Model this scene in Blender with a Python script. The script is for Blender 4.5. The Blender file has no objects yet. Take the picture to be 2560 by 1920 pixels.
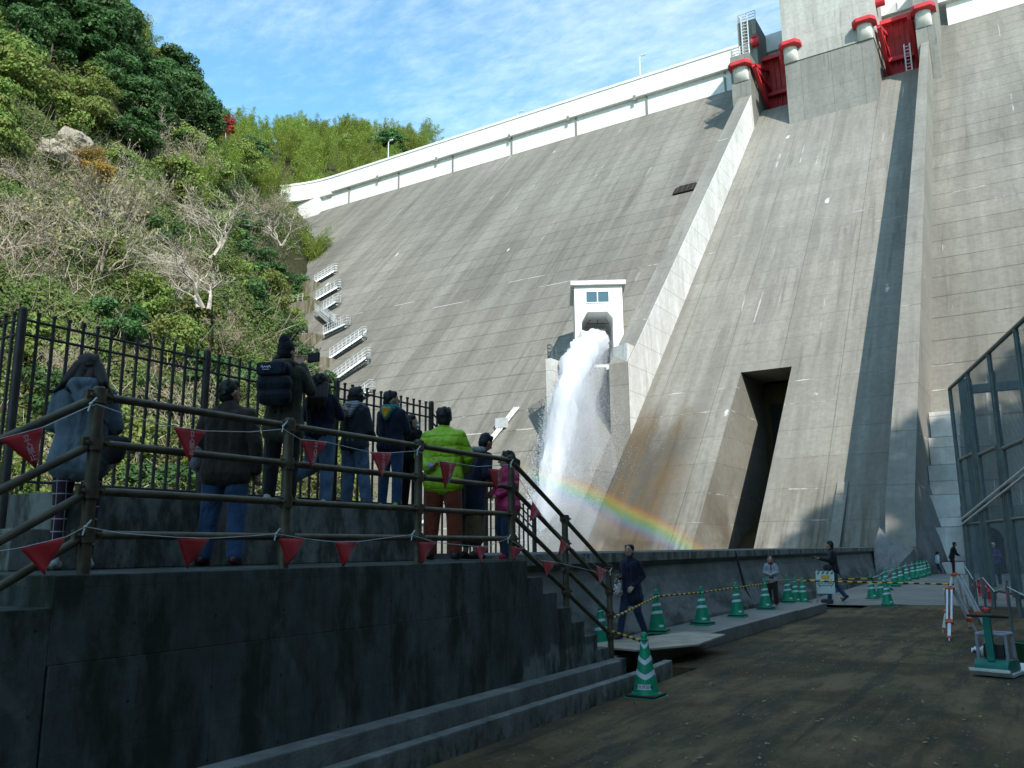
import bpy, bmesh, math, random
import numpy as np
from mathutils import Vector, Matrix, noise as mnoise
R = math.radians
random.seed(7)
scene = bpy.context.scene
C = bpy.context.collection

# ---------------------------------------------------------------- camera, sky, sun, exposure
cam_d = bpy.data.cameras.new('camera'); cam = bpy.data.objects.new('camera', cam_d); C.objects.link(cam)
cam.matrix_world = Matrix.Translation((0, 0, 1.55)) @ Matrix.Rotation(R(32), 4, 'Z') @ Matrix.Rotation(R(90) + math.atan(355 / 1814), 4, 'X') @ Matrix.Rotation(R(-0.5), 4, 'Z')
cam_d.sensor_width = 36; cam_d.lens = 29.52; cam_d.clip_start = 0.05; cam_d.clip_end = 4000
scene.camera = cam
scene.view_settings.view_transform = 'Standard'; scene.view_settings.look = 'None'
scene.view_settings.exposure = 0.42; scene.view_settings.gamma = 1.0
scene.cycles.max_bounces = 6; scene.cycles.diffuse_bounces = 3; scene.cycles.transparent_max_bounces = 24
scene.cycles.volume_bounces = 1
SUN_EL = R(34); SUN_DIR = Vector((math.cos(SUN_EL) * 0.72, -math.cos(SUN_EL) * 0.694, math.sin(SUN_EL)))   # towards the sun
sun_d = bpy.data.lights.new('sun', 'SUN'); sun_d.energy = 4.2; sun_d.angle = R(0.5); sun_d.color = (1, 0.955, 0.88)
sun = bpy.data.objects.new('sun', sun_d); C.objects.link(sun)
sun.rotation_euler = SUN_DIR.to_track_quat('Z', 'Y').to_euler(); sun.location = (60, -60, 80)


class NT:
    """small helper for node graphs"""
    def __init__(s, tree): s.t = tree; s.n = tree.nodes; s.l = tree.links
    def node(s, typ, ins=None, **kw):
        n = s.n.new(typ)
        for k, v in kw.items(): setattr(n, k, v)
        for k, v in (ins or {}).items(): s.put(n.inputs[k], v)
        return n
    def put(s, sock, v):
        if isinstance(v, bpy.types.NodeSocket): s.l.new(v, sock)
        else:
            if hasattr(sock.default_value, '__len__') and not isinstance(v, (int, float)):
                v = tuple(v) + ((1,) if len(sock.default_value) == 4 and len(v) == 3 else ())
            sock.default_value = v
    def pos(s): return s.node('ShaderNodeNewGeometry').outputs['Position']
    def obj(s): return s.node('ShaderNodeTexCoord').outputs['Object']
    def vscale(s, v, sc, loc=(0, 0, 0), rot=(0, 0, 0)): return s.node('ShaderNodeMapping', {0: v, 1: loc, 2: rot, 3: sc}).outputs[0]
    def noise(s, v, scale=1, detail=4, rough=.6, dist=0): return s.node('ShaderNodeTexNoise', {'Vector': v, 'Scale': scale, 'Detail': detail, 'Roughness': rough, 'Distortion': dist}).outputs[0]
    def ramp(s, f, a, b, lo=0., hi=1.):
        if a > b: a, b, lo, hi = b, a, hi, lo
        return s.node("ShaderNodeMapRange", {0: f, 1: a, 2: b, 3: lo, 4: hi}, interpolation_type="SMOOTHSTEP").outputs[0]
    def math(s, op, a, b=0., c=0.): return s.node('ShaderNodeMath', {0: a, 1: b, 2: c}, operation=op).outputs[0]
    def mix(s, f, a, b, mode='MIX'):
        n = s.node('ShaderNodeMix', data_type='RGBA', blend_type=mode)
        s.put(n.inputs[0], f); s.put(n.inputs[6], a); s.put(n.inputs[7], b); return n.outputs[2]
    def sep(s, v): return s.node('ShaderNodeSeparateXYZ', {0: v}).outputs


wd = bpy.data.worlds.new('World'); scene.world = wd; wd.use_nodes = True
w = NT(wd.node_tree); w.n.clear()
sky = w.node('ShaderNodeTexSky', sky_type='NISHITA', sun_disc=False, sun_elevation=SUN_EL, sun_rotation=math.atan2(SUN_DIR.x, SUN_DIR.y), altitude=300, air_density=1.0, dust_density=0.3, ozone_density=2.0)
gen = w.node('ShaderNodeTexCoord').outputs['Generated']
gz = w.sep(gen)
zz = w.math('MAXIMUM', gz[2], 0.05)
flat = w.node('ShaderNodeCombineXYZ', {0: w.math('DIVIDE', gz[0], zz), 1: w.math('DIVIDE', gz[1], zz), 2: 0.}).outputs[0]
c1 = w.noise(w.vscale(flat, (.8, 1.3, 1), loc=(3.1, 1.7, 0), rot=(0, 0, .9)), .9, 5, .55, .3)
c2 = w.noise(w.vscale(flat, (5, 9, 1), rot=(0, 0, .7)), 2.2, 5, .65, .2)
cm = w.ramp(w.math('ADD', w.math('MULTIPLY', c1, .68), w.math('MULTIPLY', c2, .32)), .36, .74, 0, .55)
tint = w.mix(1., sky.outputs[0], (1.3, 1.85, 1.75, 1), 'MULTIPLY')
skyc = w.mix(cm, tint, (7.2, 8.4, 8.6, 1))
bg = w.node('ShaderNodeBackground', {0: skyc, 1: .135})
w.l.new(bg.outputs[0], w.node('ShaderNodeOutputWorld').inputs[0])

# ---------------------------------------------------------------- helpers
MATS = {}
def mat(name):
    m = bpy.data.materials.new(name); m.use_nodes = True; m.node_tree.nodes.clear(); MATS[name] = m
    return m, NT(m.node_tree)
def finish(t, col, rough=.8, bump=None, bstr=.3, bdist=.02, metal=0., spec=.4, trans=None, sheen=0.):
    p = t.node('ShaderNodeBsdfPrincipled', {'Base Color': col, 'Roughness': rough, 'Metallic': metal, 'Specular IOR Level': spec})
    if sheen: p.inputs['Sheen Weight'].default_value = sheen
    if bump is not None:
        b = t.node('ShaderNodeBump', {'Height': bump, 'Strength': bstr, 'Distance': bdist}); t.l.new(b.outputs[0], p.inputs['Normal'])
    o = t.node('ShaderNodeOutputMaterial')
    t.l.new(p.outputs[0], o.inputs[0]); return p
def plain(name, col, rough=.6, var=.18, scale=6, metal=0., bstr=.2, bdist=.004, sheen=0.):
    m, t = mat(name); v = t.obj(); n = t.noise(v, scale, 4); n2 = t.noise(v, scale * 6, 2)
    c = t.mix(t.ramp(n, .3, .7), [x * (1 - var) for x in col] , [min(1, x * (1 + var)) for x in col])
    finish(t, c, rough, n2, bstr, bdist, metal, sheen=sheen); return m
def conc(name, c1, c2, scale=.15, streak=(.8, .04, .04), joint=0, jw=.06, jdark=.5, vjoint=0, spots=0, rough=.9, grain=2.5, bstr=.4, moss=None, mossz=None, smix=.5, wet=None, x_off=0., form=False):
    m, t = mat(name); v = t.pos(); xyz = t.sep(v)
    n1 = t.noise(v, scale, 5, .65); n2 = t.noise(t.vscale(v, streak), 1., 6, .7); n3 = t.noise(v, grain, 5, .7)
    f = t.math('ADD', t.math('MULTIPLY', t.ramp(n1, .3, .7), 1 - smix), t.math('MULTIPLY', t.ramp(n2, .34, .66), smix))
    c = t.mix(f, c1, c2)
    c = t.mix(t.ramp(n3, .3, .75, 0, .35), c, [x * .55 for x in c1])
    blot = t.ramp(t.noise(t.vscale(v, (streak[0] * 2.2, streak[1] * 2.5, streak[2] * 2.5), loc=(9, 3, 1)), 1., 3, .6), .58, .72, 0, .38)
    c = t.mix(blot, c, [x * .45 for x in c1])
    if joint:
        zn = t.math('ADD', xyz[2], t.math('MULTIPLY', t.noise(v, .5, 2), .12))
        d = t.math('ABSOLUTE', t.math('SUBTRACT', t.math('FRACT', t.math('DIVIDE', zn, joint)), .5))
        band = t.ramp(d, 0, jw / joint, 1., 0.)
        brk = t.ramp(t.noise(t.vscale(v, (.35, .35, .8)), 1., 4), .25, .5, .35, 1.)
        c = t.mix(t.math('MULTIPLY', t.math('MULTIPLY', band, brk), 1 - jdark), c, (.035, .03, .022))
        rowid = t.math('FLOOR', t.math('ADD', t.math('DIVIDE', zn, joint), .5))
        rn = t.node('ShaderNodeTexWhiteNoise', {'W': rowid}, noise_dimensions='1D').outputs[0]
        c = t.mix(t.math('MULTIPLY', rn, .16), c, [x * .6 for x in c1])
        if spots:
            wl = t.math('MULTIPLY', t.math('MULTIPLY', t.ramp(d, .02 / joint, (jw + .07) / joint, 1., 0.), t.math('GREATER_THAN', rn, .87)), t.ramp(t.noise(t.vscale(v, (.22, .4, .4)), 1., 5, .7), .5, .6, 0, .8)); c = t.mix(wl, c, (.6, .58, .53))
    if vjoint:
        d = t.math('ABSOLUTE', t.math('SUBTRACT', t.math('FRACT', t.math('DIVIDE', t.math('ADD', xyz[0], x_off), vjoint)), .5))
        c = t.mix(t.ramp(d, 0, .05 / vjoint, .5, 0.), c, (.03, .028, .02))
    if spots:
        vo = t.node('ShaderNodeTexVoronoi', {'Vector': t.vscale(v, (.5, .16, .16)), 'Scale': 1.}, feature='F1')
        rs = t.sep(vo.outputs['Color'])[0]
        sp = t.math('MULTIPLY', t.ramp(t.math('ADD', vo.outputs['Distance'], t.math('MULTIPLY', t.noise(v, 1.7, 5, .7), .24)), .17, .24, 1., 0.), t.math('GREATER_THAN', rs, 1 - spots))
        c = t.mix(sp, c, (.68, .66, .62))
        st = t.ramp(t.noise(t.vscale(v, (3.2, .05, .05), loc=(4, 4, 4)), 1., 3, .5), .66, .72, 0, 1)
        st = t.math('MULTIPLY', st, t.ramp(t.noise(t.vscale(v, (.3, .2, .2)), 1, 2), .55, .62, 0, .55))
        c = t.mix(st, c, (.6, .58, .54))
    if form:
        fy_ = t.math('ABSOLUTE', t.math('SUBTRACT', t.math('FRACT', t.math('DIVIDE', t.math('ADD', xyz[1], xyz[0]), 1.8)), .5)); fz_ = t.math('ABSOLUTE', t.math('SUBTRACT', t.math('FRACT', t.math('DIVIDE', xyz[2], .9)), .5))
        ln = t.math('MAXIMUM', t.ramp(fy_, 0, .004, 1., 0.), t.ramp(fz_, 0, .006, .6, 0.)); c = t.mix(t.math('MULTIPLY', ln, t.ramp(n1, .35, .6, .2, .8)), c, [x * .3 for x in c1])
        hy = t.math('SUBTRACT', t.math('FRACT', t.math('DIVIDE', t.math('ADD', xyz[1], xyz[0]), .6)), .5); hz_ = t.math('SUBTRACT', t.math('FRACT', t.math('DIVIDE', xyz[2], .45)), .5)
        dh = t.math('SQRT', t.math('ADD', t.math('MULTIPLY', t.math('MULTIPLY', hy, hy), .36), t.math('MULTIPLY', t.math('MULTIPLY', hz_, hz_), .2))); c = t.mix(t.ramp(dh, .008, .014, .7, 0.), c, (.01, .01, .01))
        wv = t.node('ShaderNodeTexWave', {'Vector': t.vscale(v, (1, .8, 1.3), loc=(0, 2.1, .4)), 'Scale': 1.1, 'Distortion': 9., 'Detail': 3., 'Detail Scale': .7}, wave_type='RINGS', rings_direction='X').outputs[1]
        sm_ = t.math('MULTIPLY', t.ramp(wv, .78, .98), t.ramp(t.noise(v, .8, 4), .5, .66, 0, .4)); c = t.mix(sm_, c, [min(1, x * 1.25) for x in c2])
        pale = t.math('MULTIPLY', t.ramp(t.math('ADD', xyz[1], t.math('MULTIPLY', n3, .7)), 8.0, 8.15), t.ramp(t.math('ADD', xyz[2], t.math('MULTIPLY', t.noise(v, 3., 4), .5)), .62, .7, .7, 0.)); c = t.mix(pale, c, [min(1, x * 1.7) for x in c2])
    if wet:
        wx0, wx1, wz = wet; mr = t.noise(t.vscale(v, (.5, .12, .12)), 1, 5, .65)
        mw = t.math('MULTIPLY', t.ramp(xyz[0], wx1, wx1 - 2.5), t.ramp(t.math('ADD', xyz[2], t.math('MULTIPLY', mr, -8)), wz - 4, wz - 8))
        c = t.mix(t.math('MULTIPLY', mw, .85), c, t.mix(t.ramp(mr, .4, .6), (.06, .052, .04, 1), (.1, .062, .025, 1)))
    if moss:
        mk = t.ramp(t.noise(t.vscale(v, (streak[0] * 1.5, streak[1] * 1.5, streak[2] * 3)), 1, 5, .7), .42, .62, 0, .85)
        if mossz: mk = t.math('MULTIPLY', mk, t.ramp(xyz[2], mossz[0], mossz[1], 1., 0.))
        c = t.mix(mk, c, moss)
    finish(t, c, rough, t.math('ADD', n3, t.math('MULTIPLY', n1, 2.)), bstr, .02, spec=.25)
    return m

def link(name, me, m=None, parent=None, smooth=False):
    o = bpy.data.objects.new(name, me); C.objects.link(o)
    if m is not None:
        for x in (m if isinstance(m, (list, tuple)) else [m]): me.materials.append(x)
    if smooth: me.shade_smooth()
    if parent: o.parent = parent
    return o
def tag(o, label=None, cat=None, group=None, kind=None):
    if label: o['label'] = label
    if cat: o['category'] = cat
    if group: o['group'] = group
    if kind: o['kind'] = kind
    return o
def empty(name, loc=(0, 0, 0), rz=0., **kw):
    o = bpy.data.objects.new(name, None); C.objects.link(o); o.location = loc; o.rotation_euler = (0, 0, rz); o.empty_display_size = .1
    return tag(o, **kw)
def copy_tree(o, parent=None):
    c = o.copy(); C.objects.link(c); c.parent = parent
    for ch in list(o.children): copy_tree(ch, c)
    return c

class MB:
    def __init__(s): s.v = []; s.f = []; s.mi = []; s.cur = 0
    def add(s, vs, fs):
        k = len(s.v); s.v += [tuple(v) for v in vs]; s.f += [tuple(i + k for i in f) for f in fs]; s.mi += [s.cur] * len(fs)
    def box(s, x0, x1, y0, y1, z0, z1, M=None):
        vs = [(x, y, z) for x in (x0, x1) for y in (y0, y1) for z in (z0, z1)]
        if M: vs = [M @ Vector(v) for v in vs]
        s.add(vs, [(0, 1, 3, 2), (4, 6, 7, 5), (0, 4, 5, 1), (2, 3, 7, 6), (0, 2, 6, 4), (1, 5, 7, 3)]); return s
    def poly(s, pts): s.add(pts, [tuple(range(len(pts)))]); return s
    def prism(s, prof, x0, x1, axis='x', M=None):
        """extrude a profile (list of (a,b)) along an axis; x: (y,z); y: (x,z); z: (x,y)"""
        n = len(prof); P = {'x': lambda a, b, t: (t, a, b), 'y': lambda a, b, t: (a, t, b), 'z': lambda a, b, t: (a, b, t)}[axis]
        vs = [P(a, b, x0) for a, b in prof] + [P(a, b, x1) for a, b in prof]
        if M: vs = [M @ Vector(v) for v in vs]
        s.add(vs, [tuple(range(n)), tuple(reversed(range(n, 2 * n)))] + [(i, i + n, (i + 1) % n + n, (i + 1) % n) for i in range(n)]); return s
    def bar(s, a, b, w, h=None, n=0, r2=None):
        """rod from a to b: n=0 rectangular w x h, else n-sided radius w (r2 at b)"""
        a = Vector(a); b = Vector(b); d = (b - a)
        if d.length < 1e-6: return s
        d.normalize(); up = Vector((0, 0, 1)) if abs(d.z) < .95 else Vector((0, 1, 0))
        sx = d.cross(up).normalized(); sy = sx.cross(d).normalized()
        if n == 0:
            h = h or w; c = [(-w / 2, -h / 2), (w / 2, -h / 2), (w / 2, h / 2), (-w / 2, h / 2)]; c2 = c; n = 4
        else:
            r2 = w if r2 is None else r2
            c = [(w * math.cos(2 * math.pi * i / n), w * math.sin(2 * math.pi * i / n)) for i in range(n)]
            c2 = [(r2 * math.cos(2 * math.pi * i / n), r2 * math.sin(2 * math.pi * i / n)) for i in range(n)]
        vs = [a + sx * p + sy * q for p, q in c] + [b + sx * p + sy * q for p, q in c2]
        s.add(vs, [tuple(reversed(range(n))), tuple(range(n, 2 * n))] + [(i, (i + 1) % n, (i + 1) % n + n, i + n) for i in range(n)]); return s
    def tube(s, pts, r, n=8):
        rs = r if isinstance(r, (list, tuple)) else [r] * len(pts)
        for i in range(len(pts) - 1): s.bar(pts[i], pts[i + 1], rs[i], n=n, r2=rs[i + 1])
        return s
    def lathe(s, prof, n=24, c=(0, 0, 0)):
        k = len(prof); vs = [(c[0] + r * math.cos(2 * math.pi * j / n), c[1] + r * math.sin(2 * math.pi * j / n), c[2] + z) for r, z in prof for j in range(n)]
        s.add(vs, [(i * n + j, i * n + (j + 1) % n, (i + 1) * n + (j + 1) % n, (i + 1) * n + j) for i in range(k - 1) for j in range(n)] + [tuple(reversed(range(n))), tuple((k - 1) * n + j for j in range(n))]); return s
    def build(s, name, m=None, parent=None, bevel=0, smooth=False, label=None):
        me = bpy.data.meshes.new(name); me.from_pydata(s.v, [], s.f)
        if any(s.mi): me.polygons.foreach_set('material_index', s.mi)
        bm = bmesh.new(); bm.from_mesh(me); bmesh.ops.recalc_face_normals(bm, faces=bm.faces)
        if bevel:
            es = [e for e in bm.edges if len(e.link_faces) == 2 and e.calc_face_angle(0) > .5]
            bmesh.ops.bevel(bm, geom=es, offset=bevel, segments=2, affect='EDGES', profile=.6)
        bm.to_mesh(me); bm.free(); me.update()
        o = link(name, me, m, parent, smooth)
        if smooth and hasattr(me, 'set_sharp_from_angle'): me.set_sharp_from_angle(angle=R(40))
        if label: o['label'] = label
        return o

def quads_mesh(name, verts, m, nv=4):
    """verts: (n*nv,3) array; each run of nv vertices is one face"""
    me = bpy.data.meshes.new(name); n = len(verts) // nv
    me.vertices.add(n * nv); me.vertices.foreach_set('co', np.ascontiguousarray(verts, dtype=np.float32).ravel())
    me.loops.add(n * nv); me.loops.foreach_set('vertex_index', np.arange(n * nv, dtype=np.int32))
    me.polygons.add(n); me.polygons.foreach_set('loop_start', np.arange(0, n * nv, nv, dtype=np.int32))
    me.update(calc_edges=True); me.validate()
    if m: me.materials.append(m)
    return me
# ---------------------------------------------------------------- materials of the place
M_face = conc('dam_face_concrete', (.155, .146, .122), (.3, .284, .243), .045, (.5, .03, .03), joint=2.0, jw=.07, jdark=.3, vjoint=15, spots=.08, smix=.6)
M_chute = conc('spillway_concrete', (.19, .18, .153), (.325, .308, .266), .07, (.8, .04, .04), joint=2.0, jw=.045, jdark=.66, vjoint=4.3, spots=.17, moss=(.07, .05, .022), mossz=(-2, 9), smix=.65, wet=(-25, -18.8, 12.5))
M_wallw = conc('bleached_concrete', (.52, .505, .47), (.84, .83, .8), .2, (.5, .5, .06), joint=2.0, jw=.05, jdark=.55, smix=.6)
M_wallr = conc('right_wall_concrete', (.2, .19, .165), (.32, .305, .265), .1, (.8, .06, .05), joint=3.0, jw=.05, jdark=.55, spots=.06)
M_crest = conc('crest_concrete', (.72, .71, .68), (.82, .81, .78), .12, (1.2, 1.2, .15), smix=.3)
M_block = conc('gate_house_concrete', (.33, .325, .29), (.55, .54, .5), .12, (.9, .9, .08), joint=1.6, jw=.04, jdark=.7)
M_blockd = conc('pier_concrete', (.2, .2, .18), (.3, .295, .265), .1, (.9, .9, .08), joint=2.2, jw=.04, jdark=.6, vjoint=3.4)
M_white = plain('white_painted_concrete', (.86, .86, .84), .7, .03, 1)
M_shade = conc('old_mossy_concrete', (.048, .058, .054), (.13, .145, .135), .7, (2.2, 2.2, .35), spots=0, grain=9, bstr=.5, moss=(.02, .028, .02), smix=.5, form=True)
M_lowwall = conc('weathered_low_wall_concrete', (.15, .16, .145), (.32, .33, .3), .9, (2.2, 2.2, .5), grain=11, bstr=.6, moss=(.035, .042, .03))
M_corbel = plain('pale_corbel_concrete', (.62, .6, .55), .85, .12, 1)
M_kerb = conc('kerb_concrete', (.12, .125, .115), (.27, .275, .26), 2.0, (4, 4, 1.2), grain=16, moss=(.03, .04, .02), mossz=(-.1, .16))
M_par = conc('parapet_concrete', (.13, .135, .13), (.25, .255, .24), .5, (2.2, .5, .3), grain=7, moss=(.05, .055, .045), mossz=(.2, 1.6))
M_copi = conc('coping_concrete', (.2, .2, .18), (.33, .33, .3), .8, (2.2, 2.2, .3), grain=7, moss=(.07, .075, .05))
M_apron = conc('wet_apron_concrete', (.15, .155, .15), (.26, .265, .25), .35, (.7, .7, .7), grain=5, rough=.5)
M_red = plain('red_gate_paint', (.42, .022, .025), .5, .3, .8)
M_redl = plain('red_beam_paint', (.55, .035, .045), .55, .2, .8)
M_galv = plain('galvanised_steel', (.62, .64, .64), .45, .12, 3, metal=.3)
M_rail = plain('brown_painted_pipe', (.105, .088, .06), .5, .3, 9, metal=.2)
M_fence = plain('dark_brown_fence_paint', (.06, .05, .045), .5, .25, 8, metal=.1)
M_net = plain('grey_green_steel', (.1, .135, .14), .5, .2, 3, metal=.2)
M_glass, _t = mat('window_glass'); finish(_t, (.05, .1, .13, 1), .08, spec=.8)
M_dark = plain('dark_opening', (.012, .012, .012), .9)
M_rust = plain('dark_grating', (.08, .07, .055), .7)
M_black = plain('black_rubber', (.02, .02, .022), .6)

def ground_mat():
    m, t = mat('packed_dirt'); v = t.pos()
    n = t.noise(v, .35, 6, .65, .3); n2 = t.noise(t.vscale(v, (2.6, .5, 1), rot=(0, 0, -.25)), 1.2, 6, .7); n3 = t.noise(v, 26, 5, .8)
    c = t.mix(t.ramp(n, .38, .6), (.085, .056, .028), (.2, .14, .075))
    c = t.mix(t.ramp(n2, .4, .66, 0, .8), c, (.04, .04, .03))
    c = t.mix(t.ramp(t.noise(v, .9, 4), .52, .68, 0, .6), c, (.055, .06, .03))
    c = t.mix(t.ramp(n3, .5, .85, 0, .7), c, (.26, .22, .16)); c = t.mix(t.ramp(n3, .2, .45, .75, 0), c, (.02, .018, .014)); tr2 = t.noise(t.vscale(v, (4.5, .35, 1), rot=(0, 0, -.12)), 1, 3); c = t.mix(t.ramp(tr2, .55, .7, 0, .6), c, (.035, .032, .026))
    fl = t.node('ShaderNodeTexVoronoi', {'Vector': v, 'Scale': 9., 'Randomness': 1.}, feature='F1')
    s = t.math('MULTIPLY', t.ramp(fl.outputs['Distance'], .08, .16, 1, 0), t.math('GREATER_THAN', t.sep(fl.outputs['Color'])[0], .9))
    c = t.mix(s, c, (.24, .19, .08))
    finish(t, c, .92, t.math('ADD', n3, t.math('MULTIPLY', n2, 1.5)), .9, .03, spec=.2); return m
M_dirt = ground_mat()
def slope_mat(name, a, b, cc):
    m, t = mat(name); v = t.pos(); n = t.noise(v, .25, 6, .7); n2 = t.noise(v, 2.2, 5, .7)
    c = t.mix(t.ramp(n, .35, .65), a, b); c = t.mix(t.ramp(n2, .45, .75, 0, .8), c, cc)
    finish(t, c, .95, n2, .8, .2, spec=.1); return m
M_hill = slope_mat('hillside_soil', (.035, .04, .018), (.075, .065, .035), (.03, .035, .015))
M_rock = slope_mat('pale_rock', (.32, .28, .22), (.5, .44, .35), (.12, .1, .08))
def leaf_mat(name, a, b, cc, trl=.35, rough=.6, spec=.3):
    m, t = mat(name); g = t.node('ShaderNodeNewGeometry'); oi = t.node('ShaderNodeObjectInfo')
    c = t.mix(g.outputs['Random Per Island'], a, b)
    cl = t.noise(t.pos(), .4, 4, .7)
    c = t.mix(t.ramp(cl, .42, .64, 0, .75), c, cc)
    hs = t.node('ShaderNodeHueSaturation', {'Hue': t.math('ADD', .485, t.math('MULTIPLY', oi.outputs['Random'], .03)), 'Value': t.math('ADD', .8, t.math('MULTIPLY', oi.outputs['Random'], .4)), 'Color': c}).outputs[0]
    p = t.node('ShaderNodeBsdfPrincipled', {'Base Color': hs, 'Roughness': rough, 'Specular IOR Level': spec})
    tr = t.node('ShaderNodeBsdfTranslucent', {0: hs}); mx = t.node('ShaderNodeMixShader', {0: trl})
    t.l.new(p.outputs[0], mx.inputs[1]); t.l.new(tr.outputs[0], mx.inputs[2])
    t.l.new(mx.outputs[0], t.node('ShaderNodeOutputMaterial').inputs[0]); return m
L_ever = leaf_mat('evergreen_leaves', (.055, .125, .036), (.115, .215, .065), (.035, .085, .028))
L_light = leaf_mat('light_green_leaves', (.16, .255, .05), (.27, .35, .085), (.21, .21, .06))
L_bamb = leaf_mat('bamboo_leaves', (.24, .32, .055), (.38, .42, .09), (.17, .26, .05), .45)
L_red = leaf_mat('maple_leaves', (.42, .045, .04), (.55, .09, .06), (.3, .03, .03))
L_orng = leaf_mat('orange_leaves', (.32, .16, .04), (.38, .24, .06), (.24, .18, .05))
L_twig = leaf_mat('sparse_buff_leaves', (.3, .29, .13), (.42, .37, .17), (.26, .2, .12))
L_under = leaf_mat('undergrowth_leaves', (.06, .13, .03), (.2, .26, .06), (.15, .135, .055))
M_bark = plain('pale_bark', (.42, .37, .3), .85, .3, 2)
M_barkd = plain('dark_bark', (.1, .08, .06), .85, .3, 2)
M_twig = plain('grey_brown_twigs', (.4, .335, .27), .9, .25, 1)
# ================================================================ THE DAM (x across the valley, y upstream, z up)
MS = 1.05                                    # the downstream face: z = 66 - 1.05*(110-y)
def PZ(y): return 66 - MS * (110 - y)
def PY(z): return 110 - (66 - z) / MS
ZB = -9.                                     # bottom of the basin
dam = empty('concrete_dam', (-40, 110, 0), label='tall grey concrete gravity dam with two red spillway gates filling the right of the view', cat='dam')
PD = dam
def dpart(mb, name, m, parent=dam, **kw):
    o = mb.build(name, m, parent, **kw); o.matrix_parent_inverse = Matrix.Translation((40, -110, 0)); return o
def slab(mb, x0, x1, zlo, zhi, th=6):
    """piece of the sloped face between two heights, th metres thick"""
    mb.prism([(PY(zhi), zhi), (PY(zlo), zlo), (PY(zlo) + th, zlo), (PY(zhi) + th, zhi)], x0, x1, 'x')
f = MB(); f.prism([(110, 66), (PY(ZB), ZB), (128, ZB), (128, 66)], -132, -26.6, 'x')
dpart(f, 'left_face', M_face)
f = MB(); f.prism([(110, 66), (PY(ZB), ZB), (128, ZB), (128, 66)], -5.15, 60, 'x')
dpart(f, 'right_face', M_face)
M_wetshade = conc('shade_dark_wet_concrete', (.03, .025, .012), (.085, .06, .025), .3, (.8, .4, .06))  # wet brown concrete, with the shade inside the slot painted into its colour
# spillway chute with the outlet slot in it
f = MB()
slab(f, -25, -17.9, ZB, 55.5, 24); slab(f, -14.2, -6.2, ZB, 55.5, 24)
slab(f, -17.9, -14.2, 14.2, 55.5, 5)
# rounded ogee crest under the gates
og = [(99.9, 55.4), (100.6, 56.0), (101.6, 56.45), (103, 56.6), (105, 56.3), (110, 55), (110, 52), (101, 52)]
f.prism(og, -25, -6.2, 'x')
f.box(-25, -6.2, 104.6, 112, ZB, 54)
dpart(f, 'spillway_chute', M_chute)
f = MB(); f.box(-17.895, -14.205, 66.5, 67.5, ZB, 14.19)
dpart(f, 'outlet_slot', M_wetshade)
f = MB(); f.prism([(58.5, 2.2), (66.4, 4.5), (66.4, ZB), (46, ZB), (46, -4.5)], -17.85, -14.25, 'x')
dpart(f, 'slot_floor', M_wetshade)
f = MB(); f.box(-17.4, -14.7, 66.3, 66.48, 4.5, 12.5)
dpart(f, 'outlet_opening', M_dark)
# training walls: rise above the chute
def twall(x0, x1, h0, h1, ytop, ylow, flat_top=None):
    y_a = ylow; n = 14; top = []
    for i in range(n + 1):
        y = ytop + (y_a - ytop) * i / n; top.append((y, PZ(y) + h0 + (h1 - h0) * i / n))
    return top
tw = twall(0, 0, 4.6, 5.4, 96.8, 56.4)
f = MB(); f.prism(tw + [(56.4, ZB), (106, ZB), (106, tw[0][1])], -26.6, -25.02, 'x'); dpart(f, 'training_wall', M_wallr)
f = MB(); f.prism(tw + [(y, PZ(y) - 3) for y, z in reversed(tw)], -25.02, -24.98, 'x'); dpart(f, 'bleached_wall_face', M_wallw)
tw = twall(0, 0, 4.9, 6.6, 96.8, 45.4)
prof = tw + [(44.4, 3.8), (43.4, 2.0), (43.2, 1.5), (43.2, ZB), (106, ZB), (106, tw[0][1])]
f = MB(); f.prism(prof, -6.2, -5.15, 'x'); f.v = [((-5.93 - .5 * (96.8 - v[1]) / 51 if v[1] < 97 else -5.93) if v[0] < -6 else v[0], v[1], v[2]) for v in f.v]; dpart(f, 'training_wall', M_wallr, label='grey right hand training wall of the spillway')
# crest: vertical white wall, parapet with a recess line, roadway
f = MB(); f.box(-111, -27.4, 109.3, 128, 65.2, 68.3); f.box(-3.5, 60, 109.3, 128, 65.2, 68.3)
f.prism([(108.2, 60.5), (108.4, 68.3), (128, 68.3), (128, 55)], -122, -111, 'x')
dpart(f, 'upper_wall', M_crest)
f = MB()
def parapet(x0, x1, mb, y=108.7):
    mb.box(x0, x1, y, y + .35, 68.6, 71.1); mb.box(x0, x1, y - .12, y + .5, 71.1, 71.5); mb.box(x0, x1, y - .1, y + 6, 68.3, 68.75)
parapet(-108, -26, f); parapet(-4.5, 60, f)
for i in range(7):                                         # the left end sweeps downstream
    a0, a1 = i / 7, (i + 1) / 7
    q = lambda a: (-108 - 17 * a, 108.7 - 5.5 * a * a)
    (xa, ya), (xb, yb) = q(a0), q(a1)
    for z0, z1, d0, d1 in ((68.3, 71.1, 0, .35), (71.1, 71.5, -.12, .5), (67.9, 68.3, 0, 6)):
        f.add([(xa, ya + d0, z0), (xb, yb + d0, z0), (xb, yb + d1, z0), (xa, ya + d1, z0), (xa, ya + d0, z1), (xb, yb + d0, z1), (xb, yb + d1, z1), (xa, ya + d1, z1)],
              [(0, 1, 5, 4), (3, 7, 6, 2), (0, 3, 2, 1), (4, 5, 6, 7), (0, 4, 7, 3), (1, 2, 6, 5)])
dpart(f, 'crest_parapet', M_crest)
for x in range(-104, -28, 12): f = MB(); f.box(x, x + .22, 109.1, 109.3, 65.0, 68.25); dpart(f, 'drain_channel', M_blockd)
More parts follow.
